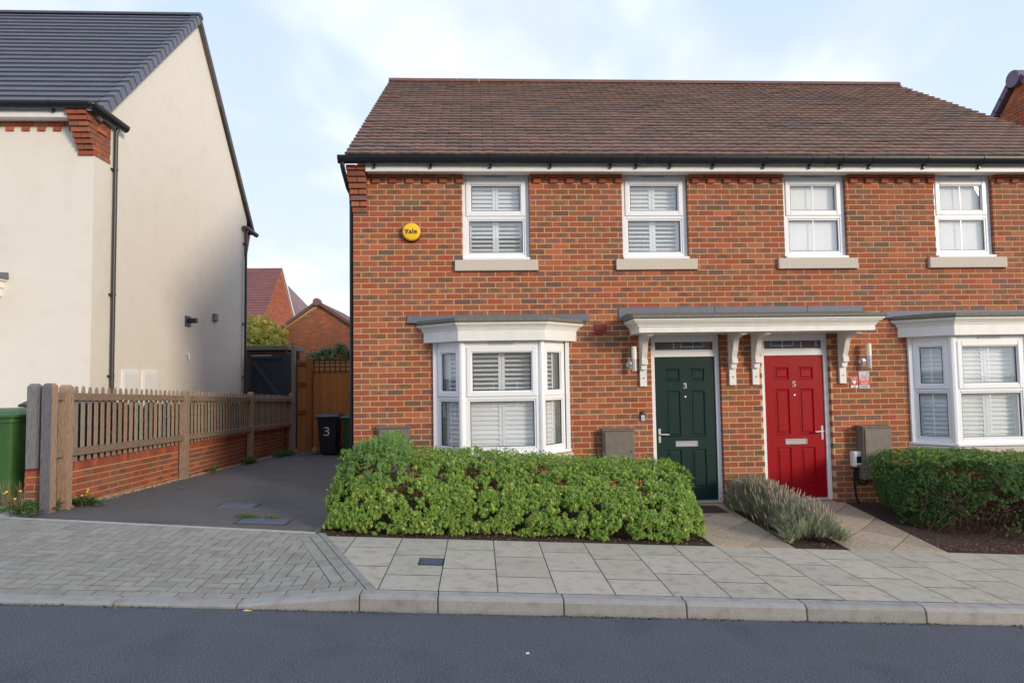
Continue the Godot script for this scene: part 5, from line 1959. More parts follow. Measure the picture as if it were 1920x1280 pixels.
	w.t = Transform3D(Basis(Vector3(0, 0, -1), Vector3.UP, Vector3.RIGHT), Vector3(12.8, 0, 0))
	w.extrude(P2([0.6, -0.6, 7.0, -0.6, 7.0, 4.3, 3.8, 7.7, 0.6, 4.3]), 0, 0.25)
	w.t = Transform3D()
	w.box(13.05, -0.6, -0.85, 20, 4.3, -0.6)
	w.box(13.05, -0.6, -7.0, 20, 4.3, -6.75)
	wo = put(d, "wall", w, M.far_brick)
	br = MB.new()
	br.t = Transform3D(Basis(Vector3(0, 0, 1), Vector3.UP, Vector3(-1, 0, 0)), Vector3(12.792, 0, -7.0))
	for b in courses(0.0, 6.4, 7.65, 46, []):
		if b[1] + 0.02 < minf(4.3 + b[0] * 1.06, 4.3 + (6.4 - b[0] - b[2]) * 1.06): br.brick(b[0], b[1], b[2], b[3], 0.004, 0.02, pick_brick())
	kind(put(wo, "brickwork", br, M.brick), "stuff")
	for s in 2:
		w = MB.new()
		w.col = lin(104, 92, 112)
		var zf: float = [-0.3, -7.3][s]
		w.t = roof_frame(12.7, 4.08, zf, 7.8, -3.8)
		var Ls := Vector2(3.72, 3.5).length()
		for r in 20: w.box(0, r * Ls / 20, -0.02 if s == 0 else -0.1, 8, (r + 1.06) * Ls / 20, 0.1 if s == 0 else 0.02)
		put(d, "roof", w, M.slate)
	w = MB.new()
	w.col = lin(112, 100, 122)
	w.t = Transform3D(Basis(Vector3.FORWARD, PI / 2), Vector3(12.66, 7.74, -3.8))
	w.lathe([[0.0, 0.0], [0.17, 0.0], [0.17, 5.0], [0.0, 5.0]], 14)
	put(d, "ridge_tile", w, M.slate)
	# E: across the street; seen only in the window panes
	for s in 2:
		var e := thing("opposite_house", ["long dark roofed terrace mirrored in the left upstairs panes", "lower dark roofed house mirrored in the third upstairs pane"][s], "house", Vector3([0.5, 18.0][s], 0, 24), "houses across the street")
		var x0: float = [-9.0, 10.2][s]
		var x1: float = [9.3, 21.0][s]
		var eave: float = [5.0, 4.4][s]
		var rg: float = [9.0, 7.6][s]
		w = MB.new()
		w.box(x0, -1.6, 20.5, x1, eave, 29.0)
		put(e, "wall", w, M.terracotta)
		w = MB.new()
		w.loft([[Vector3(x0 - 0.1, eave, 20.2), Vector3(x1 + 0.1, eave, 20.2), Vector3(x1 + 0.1, eave, 29.3), Vector3(x0 - 0.1, eave, 29.3)], [Vector3(x0 - 0.1, rg, 24.7), Vector3(x1 + 0.1, rg, 24.7), Vector3(x1 + 0.1, rg, 24.8), Vector3(x0 - 0.1, rg, 24.8)]])
		put(e, "roof", w, M.iron)
		var n := 7 if s == 0 else 5
		for i in n:
			for y in [0.4, 3.0]:
				var xm := lerpf(x0 + 1.2, x1 - 1.2, float(i) / (n - 1))
				w = MB.new()
				w.t = Transform3D(Basis(Vector3.UP, PI), Vector3(xm, 0, 20.5))
				ring(w, -0.55, y, 0.55, y + 1.25, 0.07, 0.0, 0.06)
				var wi := put(e, "window", w, M.upvc)
				w = MB.new()
				w.t = Transform3D(Basis(Vector3.UP, PI), Vector3(xm, 0, 20.5))
				w.box(-0.48, y + 0.07, 0.0, 0.48, y + 1.18, 0.02)
				put(wi, "pane", w, M.screen)


# ---------------------------------------------------------------- plants
func leaf(mb: MB, base: Vector3, dir: Vector3, side: Vector3, l: float, w: float, cup: float) -> void:  # a folded lance-shaped leaf
	var nrm := side.cross(dir).normalized()
	var mid := base + dir * l * 0.5 + nrm * cup * 0.3
	var tip := base + dir * l - nrm * cup
	var a := base + dir * l * 0.45 + side * w / 2 + nrm * w * 0.22
	var b := base + dir * l * 0.45 - side * w / 2 + nrm * w * 0.22
	mb.tri(base, a, mid)
	mb.tri(base, mid, b)
	mb.tri(a, tip, mid)
	mb.tri(mid, tip, b)

func rosette(n: int, l: float, w: float, rise: float, seed_: int) -> ArrayMesh:  # leaves whorled up a short shoot that points along y
	var rnd := RandomNumberGenerator.new()
	rnd.seed = seed_
	var mb := MB.new()
	for i in n:
		var f := float(i) / n
		var a := i * 2.4 + rnd.randf_range(-0.3, 0.3)
		var el := lerpf(0.15, 1.15, f) + rnd.randf_range(-0.2, 0.2)
		var d := Vector3(cos(a) * cos(el), sin(el), sin(a) * cos(el))
		var s := Vector3(-sin(a), 0, cos(a))
		var k := lerpf(1.0, 0.62, f) * rnd.randf_range(0.8, 1.15)
		mb.col = Color(1, 1, 1) * rnd.randf_range(0.82, 1.1)
		mb.col.a = 1
		leaf(mb, Vector3(0, rise * f, 0), d, s, l * k, w * k, l * 0.1)
	return mb.mesh()

func toward(d: Vector3, roll: float) -> Basis:  # a basis whose y axis points along d
	var y := d.normalized()
	var x := y.cross(Vector3(0.3, 0.2, 0.93)).normalized()
	return Basis(x, y, x.cross(y)) * Basis(Vector3.UP, roll)

func rdir() -> Vector3:
	return Vector3(R.randfn(), R.randfn(), R.randfn()).normalized()

func table(xs: Array, ys: Array, x: float) -> float:
	for i in xs.size() - 1:
		if x <= xs[i + 1]: return lerpf(ys[i], ys[i + 1], clampf((x - xs[i]) / (xs[i + 1] - xs[i]), 0, 1))
	return ys[-1]

func twigs(parent: Node, called: String, n: int, point: Callable, l0: float, l1: float, r: float, up := 0.7) -> void:
	var mb := MB.new()
	for i in n:
		var p: Vector3 = point.call()
		var d := (rdir() + Vector3.UP * up).normalized()
		var l := R.randf_range(l0, l1)
		mb.tube([p, p + d * l * 0.5 + rdir() * l * 0.08, p + d * l], r, 4, r * 0.4)
	put(parent, called, mb, M.twig)

func hedges() -> void:
	var nz := FastNoiseLite.new()
	nz.seed = 8
	nz.frequency = 3.2
	nz.fractal_octaves = 3
	# ---- bright hedge before number 3
	var hx := [0.06, 0.12, 0.23, 0.36, 0.52, 0.72, 0.84, 0.95, 1.1, 1.67, 2.25, 2.8, 3.4, 3.8, 3.92, 4.0, 4.06]
	var hy := [0.3, 0.54, 0.88, 1.05, 1.08, 1.15, 1.07, 0.95, 0.92, 0.925, 0.865, 0.81, 0.785, 0.785, 0.71, 0.5, 0.2]
	var h := thing("hedge", "bright green leafy hedge under the bay window of number 3", "hedge", Vector3(2.05, 0.15, 1.5))
	var ros := [rosette(12, 0.029, 0.0125, 0.016, 1), rosette(10, 0.026, 0.012, 0.013, 2), rosette(14, 0.03, 0.012, 0.02, 3)]
	var at := [[], [], []]
	var co := [[], [], []]
	var n := 0
	var tries := 0
	while n < 46000 and tries < 240000:
		tries += 1
		var x := R.randf_range(0.05, 4.06)
		var top := table(hx, hy, x)
		var bot := gy(x, 1.9) - 0.02
		var p: Vector3
		var nn: Vector3
		var face := R.randf()
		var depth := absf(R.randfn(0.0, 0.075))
		var zf := 2.06 + 0.05 * sin(x * 2.3) - 0.1 * clampf((0.5 - x) * 2.0, 0, 1) - 0.22 * clampf((x - 3.75) / 0.35, 0, 1)
		if face < 0.66:  # the front, rounding over at the top
			var f := pow(R.randf(), 0.85)
			var y := lerpf(bot, top, f)
			var z := zf - 0.34 * pow(f, 3.4) - 0.05 * pow(1.0 - f, 4.0)
			nn = Vector3(0, 1.1 * pow(f, 2.6) + 0.15, 1.0).normalized()
			p = Vector3(x, y, z)
		elif face < 0.86:  # the top
			var z := R.randf_range(0.85, zf - 0.3)
			p = Vector3(x, top + 0.02, z)
			nn = Vector3(0, 1, 0.15).normalized()
		elif face < 0.94:  # the left end, along the drive
			var z := R.randf_range(0.85, zf - 0.1)
			var y := R.randf_range(gy(0, 1.5), 1.05)
			p = Vector3(0.08 + 0.2 * pow(clampf((y - 0.3) / 0.8, 0, 1), 1.6), y, z)
			nn = Vector3(-1, 0.35, 0)
		else:  # the right end, by the path
			var z := R.randf_range(0.9, 1.8)
			var y := R.randf_range(0.05, 0.8)
			p = Vector3(4.02 - 0.16 * pow(y / 0.8, 3.0), y, z)
			nn = Vector3(1, 0.3, 0)
		var q := nz.get_noise_3dv(p)
		var q2 := nz.get_noise_3dv(p * 2.7 + Vector3(5, 1, 3))
		p += nn * (q * 0.07 + q2 * 0.05 - depth)
		if q + q2 * 0.9 < -0.27 and depth < 0.11: continue
		if p.y < bot + 0.01 + 0.04 * absf(sin(p.x * 4.1 + 0.7)) and p.z > 1.5: continue
		var b := toward(nn * 1.0 + rdir() * 0.55 + Vector3.UP * 0.35, R.randf() * TAU).scaled(Vector3.ONE * R.randf_range(0.5, 0.95))
		var k := R.randi() % 3
		at[k].append(Transform3D(b, p))
		var c := lin(160, 188, 80).lerp(lin(110, 152, 66), R.randf())
		if R.randf() < 0.12: c = lin(192, 208, 106)
		if R.randf() < 0.02: c = lin(128, 92, 62)
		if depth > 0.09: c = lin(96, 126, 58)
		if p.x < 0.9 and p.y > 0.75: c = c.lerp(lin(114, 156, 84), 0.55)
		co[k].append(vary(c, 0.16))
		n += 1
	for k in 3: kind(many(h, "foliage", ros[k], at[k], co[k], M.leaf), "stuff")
	twigs(h, "stem", 420, func():
		var x := R.randf_range(0.15, 3.98)
		return Vector3(x, R.randf_range(0.08, table(hx, hy, x) - 0.25), R.randf_range(1.1, 1.86)), 0.12, 0.38, 0.0055)
	# feathery shoots standing out of the tall left mound
	var at2 := []
	var co2 := []
	for i in 260:
		var x := R.randf_range(0.12, 0.95)
		at2.append(Transform3D(toward(Vector3(R.randf_range(-0.35, 0.35), 1, R.randf_range(-0.1, 0.4)), R.randf() * TAU).scaled(Vector3(1, 1.7, 1) * R.randf_range(0.8, 1.3)), Vector3(x, table(hx, hy, x) - 0.08 + R.randf_range(-0.05, 0.05), R.randf_range(1.3, 1.85))))
		co2.append(vary(lin(126, 164, 88), 0.15))
	kind(many(h, "young_shoots", rosette(16, 0.036, 0.009, 0.06, 9), at2, co2, M.leaf), "stuff")

	# ---- darker clipped hedge before number 5
	var g5 := thing("hedge", "dark green clipped hedge with bare brown base before number 5", "hedge", Vector3(8.2, -0.1, 1.3))
	at = [[], []]
	co = [[], []]
	n = 0
	tries = 0
	while n < 36000 and tries < 190000:
		tries += 1
		var x := R.randf_range(6.68, 10.5)
		var top := table([6.6, 6.68, 6.76, 6.92, 7.3, 8.0, 10.5], [0.2, 0.5, 0.68, 0.76, 0.775, 0.735, 0.6], x)
		var p: Vector3
		var nn: Vector3
		var face := R.randf()
		var depth := absf(R.randfn(0.0, 0.06))
		if face < 0.5:
			var f := R.randf()
			p = Vector3(x, lerpf(gy(x, 1.9) + 0.06, top, f), minf(1.88, 1.25 + (x - 6.6) * 0.74) - 0.2 * pow(f, 4.0) - 0.2 * pow(1.0 - f, 1.5))
			nn = Vector3(0, 0.5 * f - 0.1, 1).normalized()
		elif face < 0.8:
			var zt := R.randf_range(0.35, 1.72)
			if zt > 1.15 + (x - 6.6) * 0.74: continue
			p = Vector3(x, top, zt)
			nn = Vector3(0, 1, 0.15)
		else:
			var y := R.randf_range(0.02, 0.62)
			var z := R.randf_range(0.3, 1.3)
			p = Vector3(6.76 + 0.05 * sin(z * 5.0) + 0.12 * pow(y / 0.62, 4.0) + 0.16 * pow(1 - y / 0.62, 2.0), y, z)
			nn = Vector3(-1, 0.2, 0.3).normalized()
		var q := nz.get_noise_3dv(p * 0.8)
		p += nn * (q * 0.07 - depth)
		if face < 0.5 and q < -0.3 and depth < 0.09: continue
		# the base is bare towards the right
		var bare := clampf((p.x - 7.0) / 0.35, 0, 1) * 0.42 + 0.04
		if p.y < gy(p.x, 1.9) + bare + q * 0.12 and p.z > 1.2 and R.randf() > 0.035: continue
		var b := toward(nn + rdir() * 0.7 + Vector3.UP * 0.3, R.randf() * TAU).scaled(Vector3.ONE * R.randf_range(0.45, 0.82))
		var k := R.randi() % 2
		at[k].append(Transform3D(b, p))
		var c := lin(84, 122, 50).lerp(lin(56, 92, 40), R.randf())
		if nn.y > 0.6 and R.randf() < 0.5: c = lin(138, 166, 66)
		if R.randf() < 0.004: c = lin(190, 160, 40)
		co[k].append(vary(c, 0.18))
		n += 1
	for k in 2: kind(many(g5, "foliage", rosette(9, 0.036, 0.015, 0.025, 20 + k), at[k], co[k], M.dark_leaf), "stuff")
	twigs(g5, "stem", 900, func():
		return Vector3(R.randf_range(6.7, 10.4), R.randf_range(-0.15, 0.45), R.randf_range(0.9, 1.72)), 0.12, 0.4, 0.005)
	at = []
	co = []
	for i in 2600:  # dead brown leaves caught in the bare base
		at.append(Transform3D(toward(rdir(), R.randf() * TAU).scaled(Vector3.ONE * R.randf_range(0.6, 1.1)), Vector3(R.randf_range(7.0, 10.4), R.randf_range(-0.12, 0.42), R.randf_range(1.05, 1.66))))
		co.append(vary([lin(84, 48, 40), lin(64, 40, 36), lin(100, 60, 44)][R.randi() % 3], 0.2))
	kind(many(g5, "dead_leaves", rosette(5, 0.034, 0.014, 0.03, 31), at, co, M.silver_leaf), "stuff")

	# ---- lavender between the paths
	var lv := thing("lavender_bush", "silvery grey lavender bush with dry flower heads between the two paths", "bush", Vector3(5.15, 0.0, 1.1))
	var sp := MB.new()
	for i in 22:
		var f := i / 22.0
		var a := i * 2.3
		leaf(sp, Vector3(0, 0.16 * f, 0), Vector3(cos(a) * 0.6, 0.75, sin(a) * 0.6).normalized(), Vector3(-sin(a), 0, cos(a)), 0.034 * (1.1 - 0.5 * f), 0.005, 0.004)
	var sprig := sp.mesh()
	at = []
	co = []
	for i in 5200:
		var u := R.randf()
		var t := R.randf() * TAU
		var cz := R.randf_range(0.12, 2.0)
		var half := 0.235 + 0.07 * sin(cz * 4.0)
		var hgt := 0.31 + 0.05 * sin(cz * 3.1 + 1.0) - 0.1 * absf(cz - 1.0)
		var th := R.randf_range(-0.1, PI + 0.1)
		var rad := 1.0 - absf(R.randfn(0.0, 0.16))
		var mid := 5.21 - 0.02 * (cz - 1.0)
		var p := Vector3(mid + cos(th) * half * rad, gy(mid, cz) + 0.03 + maxf(sin(th), 0.0) * hgt * rad, cz)
		if cz > 1.8: p.y = gy(mid, cz) + (p.y - gy(mid, cz)) * R.randf_range(0.2, 0.95)
		var nn := Vector3(cos(th) * 0.55, 1.0 + maxf(sin(th), 0.0), clampf((cz - 1.1) * 0.6, -0.3, 0.6))
		at.append(Transform3D(toward(nn + rdir() * 0.85, R.randf() * TAU).scaled(Vector3.ONE * R.randf_range(0.5, 1.05)), p))
		var c := lin(134, 146, 112).lerp(lin(96, 114, 78), R.randf())
		if R.randf() < 0.25: c = lin(176, 168, 120)
		if R.randf() < 0.12: c = lin(150, 140, 136)
		co.append(vary(c, 0.15))
	kind(many(lv, "foliage", sprig, at, co, M.silver_leaf), "stuff")
	var st := MB.new()
	st.col = lin(168, 160, 124)
	st.tube([Vector3.ZERO, Vector3(0.006, 0.12, 0), Vector3(0.0, 0.24, 0.006)], 0.0018, 3)
	st.col = lin(172, 152, 136)
	for i in 5: st.tube([Vector3(0, 0.205 + 0.011 * i, 0.005), Vector3(0, 0.214 + 0.011 * i, 0.006)], 0.0075 - 0.0008 * i, 5)
	var stalk := st.mesh()
	at = []
	co = []
	for i in 420:
		var cz := R.randf_range(0.1, 1.9)
		var x := 5.2 + R.randfn(0.0, 0.16)
		var y := gy(5.16, cz) + 0.19 - 0.06 * absf(cz - 0.9) - 1.4 * pow(x - 5.2, 2)
		at.append(Transform3D(toward(Vector3((x - 5.2) * 1.2 + R.randfn(0, 0.18), 1, R.randfn(0.1, 0.2)), R.randf() * TAU).scaled(Vector3.ONE * R.randf_range(0.7, 1.15)), Vector3(x, y, cz)))
		co.append(vary(Color(1, 1, 1), 0.18))
	kind(many(lv, "flower_stalk", stalk, at, co, M.silver_leaf), "stuff")
	twigs(lv, "stem", 220, func(): return Vector3(R.randf_range(4.95, 5.4), gy(5.1, 1.0) + 0.02, R.randf_range(0.6, 2.05)), 0.1, 0.3, 0.004)

	# ---- leaves poke through the pickets; the full shrub row is added to darken gaps
	var bs := thing("added_shrubs", "dark leafy shrubs added behind the picket fence to darken its gaps", "shrubs", Vector3(-3.45, 0.2, -3.0))
	at = []
	co = []
	for i in 5200:
		var z := R.randf_range(-7.0, -0.3)
		var p := Vector3(-3.3 - absf(R.randfn(0, 0.12)), 0, z)
		p.y = R.randf_range(0.3, 1.5 + 0.04 * z)
		at.append(Transform3D(toward(Vector3(1, 0.5, 0) + rdir(), R.randf() * TAU).scaled(Vector3.ONE * R.randf_range(0.8, 1.6)), p))
		co.append(vary([lin(62, 84, 52), lin(48, 66, 44), lin(80, 92, 60)][R.randi() % 3], 0.2))
	kind(many(bs, "foliage", rosette(9, 0.06, 0.026, 0.05, 60), at, co, M.dark_leaf), "stuff")
	twigs(bs, "stem", 60, func(): return Vector3(-3.42, 0.25, R.randf_range(-6.9, -0.4)), 0.4, 0.9, 0.008, 2.0)

	# ---- dead leaves along the beds
	at = []
	co = []
	var fl := MB.new()
	leaf(fl, Vector3.ZERO, Vector3(1, 0.1, 0).normalized(), Vector3(0, 0, 1), 0.03, 0.014, 0.006)
	for i in 2600:
		var x := R.randf_range(0.1, 9.5) if R.randf() < 0.55 else R.randf_range(6.5, 10.0)
		if x > 4.0 and x < 4.9 or x > 5.42 and x < 6.52: continue
		var z := R.randf_range(1.75, 2.15) if x < 6.5 else 2.15 - absf(R.randfn(0, 0.22))
		at.append(Transform3D(Basis.from_euler(Vector3(R.randfn(0, 0.4), R.randf() * TAU, R.randfn(0, 0.4))).scaled(Vector3.ONE * R.randf_range(0.5, 1.2)), Vector3(x, gy(x, z) + 0.004, z)))
		co.append(vary([lin(134, 84, 56), lin(112, 66, 46), lin(150, 104, 66), lin(96, 62, 48)][R.randi() % 4], 0.2))
	var lt := many(self, "leaf_litter", fl.mesh(), at, co, M.silver_leaf)
	kind(lt, "stuff")
	tag(lt, "fallen brown leaves on the soil at the front of the beds", "leaf litter")

func weeds() -> void:
	var wm := rosette(11, 0.09, 0.03, 0.03, 40)
	var defs := [["dandelion_clump", "leafy weeds with yellow flowers at the foot of the end posts", -3.12, 1.62, 0.2, 44, 4], ["dandelion_clump", "weeds with yellow flowers beside the second fence post on the drive", -2.83, 1.0, 0.12, 22, 3], ["weed_clump", "green weeds at the foot of the low wall near the far posts", -2.85, -4.4, 0.3, 44, 0], ["weed_clump", "weeds at the wall foot by the tall post, farthest from the street", -2.75, -6.3, 0.55, 60, 0], ["weed_clump", "small weed in the gravel under the middle of the low wall", -2.84, -2.6, 0.1, 10, 0]]
	for d in defs:
		var y := gy(d[2], d[3])
		var o := thing(d[0], d[1], "weeds", Vector3(d[2], y, d[3]))
		var at := []
		var co := []
		for i in int(d[5]):
			var p := Vector3(d[2] + R.randfn(0, d[4] * (0.55 if d[3] > 0 else 0.14)), 0, d[3] + R.randfn(0, d[4] * 0.6))
			p.y = gy(p.x, minf(p.z, 2.0)) + R.randf_range(0.0, 0.06)
			at.append(Transform3D(toward(Vector3.UP + rdir() * 0.45, R.randf() * TAU).scaled(Vector3.ONE * R.randf_range(0.5, 1.2)), p))
			co.append(vary(lin(76, 106, 48), 0.2))
		kind(many(o, "leaves", wm, at, co, M.leaf), "stuff")
		for i in int(d[6]):
			var p := Vector3(d[2] + R.randf_range(-d[4], d[4]) * 0.8, y, d[3] + R.randf_range(-0.1, 0.1))
			var t := p + Vector3(R.randf_range(-0.05, 0.05), R.randf_range(0.12, 0.3), R.randf_range(0.0, 0.06))
			var mb := MB.new()
			mb.col = lin(90, 112, 60)
			mb.tube([p, (p + t) / 2 + Vector3(0.01, 0, 0), t], 0.003, 5)
			put(o, "stem", mb, M.silver_leaf)
			mb = MB.new()
			mb.t = Transform3D(toward(Vector3(0.2, 1, 0.6), 0), t)
			mb.lathe([[0.0, 0.0], [0.006, 0.002], [0.013, 0.008], [0.008, 0.01], [0.0, 0.01]], 10)
			put(o, "flower", mb, M.petal)
	# pale dry stalks by the end of the wall
	var ds := thing("dry_weeds", "dry straw coloured weeds against the brick end of the low wall", "weeds", Vector3(-3.25, plane(-3.25), 1.55))
	var mb := MB.new()
	for i in 90:
		mb.col = vary(lin(150, 122, 92), 0.2)
		var p := Vector3(-3.26 + R.randfn(0, 0.09), plane(-3.25), 1.56 + R.randfn(0, 0.05))
		var t := p + Vector3(R.randfn(0, 0.06), R.randf_range(0.1, 0.36), R.randfn(0.02, 0.04))
		mb.tube([p, (p + t) / 2 + Vector3(R.randfn(0, 0.012), 0, 0), t], 0.0022, 4, 0.001)
	put(ds, "stalks", mb, M.silver_leaf)
	# grass round the manhole
	var blade := MB.new()
	leaf(blade, Vector3.ZERO, Vector3(0, 0.95, 0.3).normalized(), Vector3(1, 0, 0), 0.06, 0.005, 0.02)
	var bm := blade.mesh()
	for q in [["grass_tuft", "grass tuft growing at the back edge of the nearer drive cover", -0.87, 1.47, 0.1, 160], ["grass_tuft", "thin grass along the back edge of the nearer drive cover", -0.6, 1.485, 0.09, 50]]:
		var o := thing(q[0], q[1], "grass", Vector3(q[2], gy(q[2], q[3]), q[3]))
		var at := []
		var co := []
		for i in int(q[5]):
			var p := Vector3(q[2] + R.randfn(0, q[4] * 0.5), 0, q[3] + R.randfn(0, 0.018))
			p.y = gy(p.x, p.z)
			at.append(Transform3D(toward(Vector3.UP + rdir() * 0.5, R.randf() * TAU).scaled(Vector3.ONE * R.randf_range(0.4, 1.1)), p))
			co.append(vary(lin(84, 112, 50), 0.2))
		kind(many(o, "blades", bm, at, co, M.leaf), "stuff")
	# loose gravel along the foot of the wall
	var st := MB.new()
	st.lathe([[0.0, -0.5], [0.8, -0.3], [1.0, 0.2], [0.5, 0.6], [0.0, 0.65]], 6)
	var at := []
	var co := []
	for i in 2600:
		var z := R.randf_range(-7.4, 1.3)
		var x := -2.995 + absf(R.randfn(0, 0.055))
		at.append(Transform3D(Basis.from_euler(Vector3(R.randf() * 3, R.randf() * 3, R.randf() * 3)).scaled(Vector3.ONE * R.randf_range(0.003, 0.009)), Vector3(x, gy(x, z) + 0.002, z)))
		co.append(vary([lin(186, 158, 122), lin(160, 134, 104), lin(204, 182, 150)][R.randi() % 3], 0.15))
	var gr := many(self, "gravel", st.mesh(), at, co, M.silver_leaf)
	kind(gr, "stuff")
	tag(gr, "sandy loose gravel along the foot of the low brick wall", "gravel")

func drive_bits() -> void:
	for q in [[-0.635, 1.63, 0.5, 0.24, "blue grey manhole cover in the drive nearest the pavement"], [-1.24, 0.73, 0.4, 0.3, "blue grey manhole cover in the drive farther from the pavement"]]:
		var y := gy(q[0], q[1])
		var o := thing("manhole_cover", q[4], "manhole cover", Vector3(q[0], y, q[1]), "covers in the drive")
		var B := Transform3D(Basis(Vector3.FORWARD, atan(0.0535)), Vector3(q[0], y, q[1]))
		var m := MB.new()
		m.t = B
		ring_flat(m, q[2] / 2 + 0.025, q[3] / 2 + 0.025, 0.02, 0.004)
		put(o, "frame", m, M.iron)
		m = MB.new()
		m.t = B
		m.box(-q[2] / 2, -0.02, -q[3] / 2, q[2] / 2, 0.006, q[3] / 2, 0.003)
		put(o, "lid", m, M.cover)
	var s := thing("litter", "small white and orange cigarette end in the gutter by the dropped kerb", "litter", Vector3(0.0, plane(0) - 0.11, 3.93))
	var m := MB.new()
	m.tube([Vector3(-0.03, plane(0) - 0.109, 3.93), Vector3(0.002, plane(0) - 0.109, 3.935)], 0.005, 8)
	put(s, "paper", m, M.white_print)
	m = MB.new()
	m.tube([Vector3(0.002, plane(0) - 0.109, 3.935), Vector3(0.024, plane(0) - 0.109, 3.938)], 0.0052, 8)
	put(s, "filter", m, M.yellow_plastic)
	var w := thing("paper_scrap", "tiny white scrap of paper lying on the road", "litter", Vector3(1.95, plane(1.95) - 0.11, 4.58))
	m = MB.new()
	m.quad(Vector3(1.94, plane(1.95) - 0.107, 4.587), Vector3(1.962, plane(1.95) - 0.107, 4.588), Vector3(1.96, plane(1.95) - 0.1, 4.576), Vector3(1.941, plane(1.95) - 0.103, 4.576))
	put(w, "scrap", m, M.white_print)

func ring_flat(m: MB, hx: float, hz: float, t: float, y: float) -> void:
	m.box(-hx, -0.02, -hz, hx, y, -hz + t)
	m.box(-hx, -0.02, hz - t, hx, y, hz)
	m.box(-hx, -0.02, -hz + t, -hx + t, y, hz - t)
	m.box(hx - t, -0.02, -hz + t, hx, y, hz - t)

func tree(called: String, label: String, at: Vector3, rad: Vector3, n: int, cols: Array, leafy: ArrayMesh, cat := "tree") -> void:
	var o := thing(called, label, cat, Vector3(at.x, 0, at.z))
	var tr := MB.new()
	tr.tube([Vector3(at.x, -0.5, at.z), Vector3(at.x + 0.04, at.y * 0.5, at.z), Vector3(at.x, at.y, at.z)], 0.09, 8, 0.03)
	for i in 7:
		var d := (rdir() + Vector3.UP * 0.6).normalized()
		var b := Vector3(at.x, at.y - rad.y * R.randf_range(0.2, 0.9), at.z)
		tr.tube([b, b + d * rad.x * 0.4, b + d * rad * 0.8], 0.03, 5, 0.008)
	put(o, "trunk", tr, M.twig)
	var nz := FastNoiseLite.new()
	nz.seed = int(at.x * 10)
	nz.frequency = 1.3
	var a := []
	var c := []
	var tries := 0
	while a.size() < n and tries < n * 5:
		tries += 1
		var d := rdir()
		var s := 1.0 + nz.get_noise_3dv(d * 1.6) * 0.5
		var p := at + d * rad * s * pow(R.randf(), 0.3)
		if nz.get_noise_3dv(p * 2.2) < -0.12: continue
		a.append(Transform3D(toward(d + rdir() * 0.8 + Vector3.UP * 0.3, R.randf() * TAU).scaled(Vector3.ONE * R.randf_range(0.7, 1.3)), p))
		c.append(vary(cols[R.randi() % cols.size()], 0.2))
	kind(many(o, "crown", leafy, a, c, M.leaf), "stuff")

func far_plants() -> void:
	tree("bay_tree", "yellow green bushy tree in front of the orange garage gable", Vector3(-6.1, 3.05, -15.0), Vector3(0.85, 0.95, 0.8), 2600, [lin(182, 176, 72), lin(156, 160, 66), lin(200, 190, 92)], rosette(9, 0.1, 0.03, 0.06, 50))
	var o := thing("garden_hedge", "dark green bushy hedge top showing above the garden fence", "hedge", Vector3(-2.6, 0, -12.4))
	var a := []
	var c := []
	for i in 2600:
		var x := R.randf_range(-3.75, 0.2)
		var top := 2.72 + 0.1 * sin(x * 4.0) + 0.07 * sin(x * 11.0)
		a.append(Transform3D(toward(rdir() + Vector3(0, 1.2, 0.5), R.randf() * TAU).scaled(Vector3.ONE * R.randf_range(0.7, 1.4)), Vector3(x, top - absf(R.randfn(0, 0.24)), R.randf_range(-12.8, -12.0))))
		c.append(vary([lin(112, 124, 76), lin(136, 144, 92), lin(90, 106, 64)][R.randi() % 3], 0.2))
	kind(many(o, "foliage", rosette(10, 0.1, 0.022, 0.08, 51), a, c, M.dark_leaf), "stuff")
	var m := MB.new()
	for i in 9: m.tube([Vector3(-3.5 + 0.42 * i, 0, -12.4), Vector3(-3.45 + 0.42 * i, 2.4, -12.4)], 0.02, 5, 0.008)
	put(o, "stem", m, M.twig)


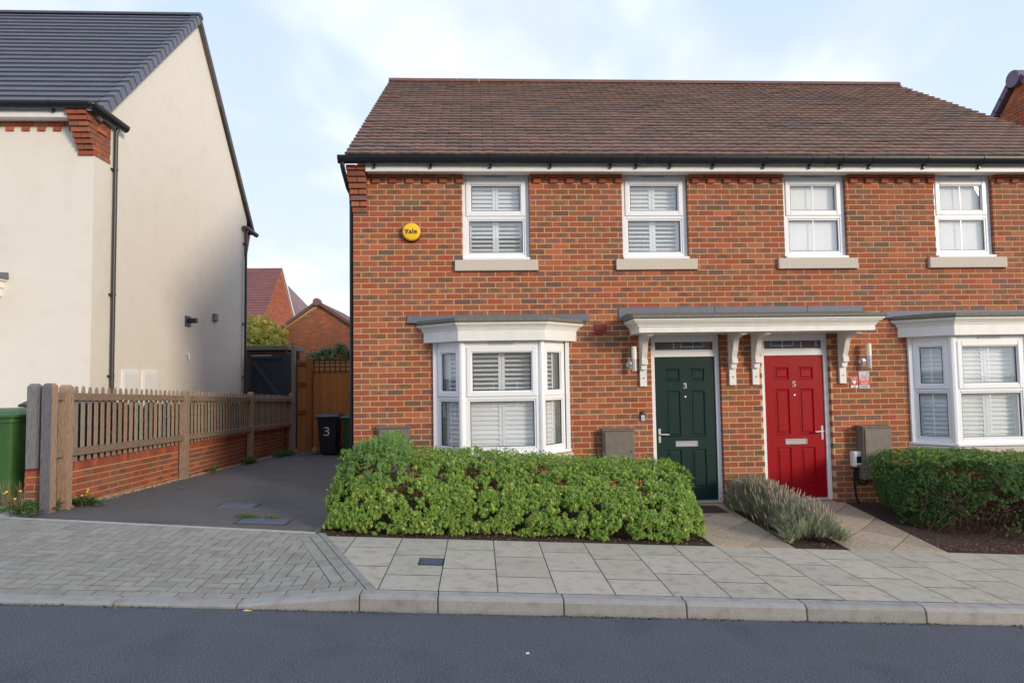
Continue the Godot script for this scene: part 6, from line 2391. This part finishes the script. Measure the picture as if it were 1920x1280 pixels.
# ---------------------------------------------------------------- sky
func sky_image() -> Image:
	var W := 1024
	var H := 512
	var f := FastNoiseLite.new()
	f.seed = 21
	f.frequency = 1.0
	f.fractal_octaves = 5
	f.fractal_gain = 0.5
	var b := PackedByteArray()
	b.resize(W * H * 3)
	var hor := Vector3(0.895, 0.912, 0.94)
	var zen := Vector3(0.635, 0.74, 0.905)
	for y in H:
		var el := (0.5 - (y + 0.5) / H) * PI
		var up := sin(el)
		var ce := cos(el)
		var t := pow(clampf(up, 0, 1), 0.6)
		var base := hor.lerp(zen, t)
		for x in W:
			var az := (x + 0.5) / W * TAU
			var c := base
			if up > -0.02:
				# a flat cloud layer seen in perspective
				var k := 1.0 / (maxf(up, 0.0) + 0.22)
				var px := cos(az) * ce * k
				var pz := sin(az) * ce * k
				var n := f.get_noise_3d((px + pz * 0.35) * 0.9, (pz - px * 0.35) * 1.5, 0.3)
				var n2 := f.get_noise_3d((px + pz * 0.35) * 2.2 + 7.0, (pz - px * 0.35) * 3.8, 4.3)
				var cl := smoothstep(-0.26, 0.4, n + n2 * 0.35)
				var sh := clampf(0.5 + 1.6 * f.get_noise_3d(px * 1.7 + 3.0, pz * 2.1 + 0.12, 9.1), 0, 1)
				var cc := Vector3(0.925, 0.935, 0.955).lerp(Vector3(0.795, 0.83, 0.885), sh * 0.85)
				c = base.lerp(cc, cl * 0.74)
			var i := (y * W + x) * 3
			b[i] = int(clampf(c.x, 0, 1) * 255)
			b[i + 1] = int(clampf(c.y, 0, 1) * 255)
			b[i + 2] = int(clampf(c.z, 0, 1) * 255)
	return Image.create_from_data(W, H, false, Image.FORMAT_RGB8, b)


func _ready() -> void:
	R.seed = 4711
	var cam := Camera3D.new()
	cam.name = "camera"
	cam.fov = 55.016
	cam.position = EYE
	cam.rotation = Vector3(0.0537600652, -0.0507612312, -0.0149362866)
	cam.near = 0.05
	cam.far = 1200.0
	cam.current = true
	add_child(cam)
	var env := Environment.new()
	env.background_mode = Environment.BG_SKY
	var sky := Sky.new()
	var pano := PanoramaSkyMaterial.new()
	pano.panorama = ImageTexture.create_from_image(sky_image())
	sky.sky_material = pano
	env.sky = sky
	env.background_energy_multiplier = 1.0
	env.tonemap_mode = Environment.TONE_MAPPER_LINEAR
	env.tonemap_exposure = 1.38
	env.sdfgi_enabled = true
	env.ssao_enabled = true
	env.ssil_enabled = true
	var we := WorldEnvironment.new()
	we.name = "environment"
	we.environment = env
	add_child(we)
	# a low hazy sun from the front right
	var sun := DirectionalLight3D.new()
	sun.name = "sun"
	sun.light_energy = 0.66
	sun.light_color = Color(1.0, 0.93, 0.83)
	sun.light_angular_distance = 13.0
	sun.shadow_enabled = true
	sun.look_at_from_position(Vector3(0.70, 0.262, 0.70), Vector3.ZERO, Vector3.UP)
	sun.position = Vector3.ZERO
	add_child(sun)
	materials()
	setting()
	brick_houses()
	left_house()
	background()
	porch()
	fence()
	back_of_drive()
	bins()
	fittings()
	hedges()
	weeds()
	far_plants()
	drive_bits()
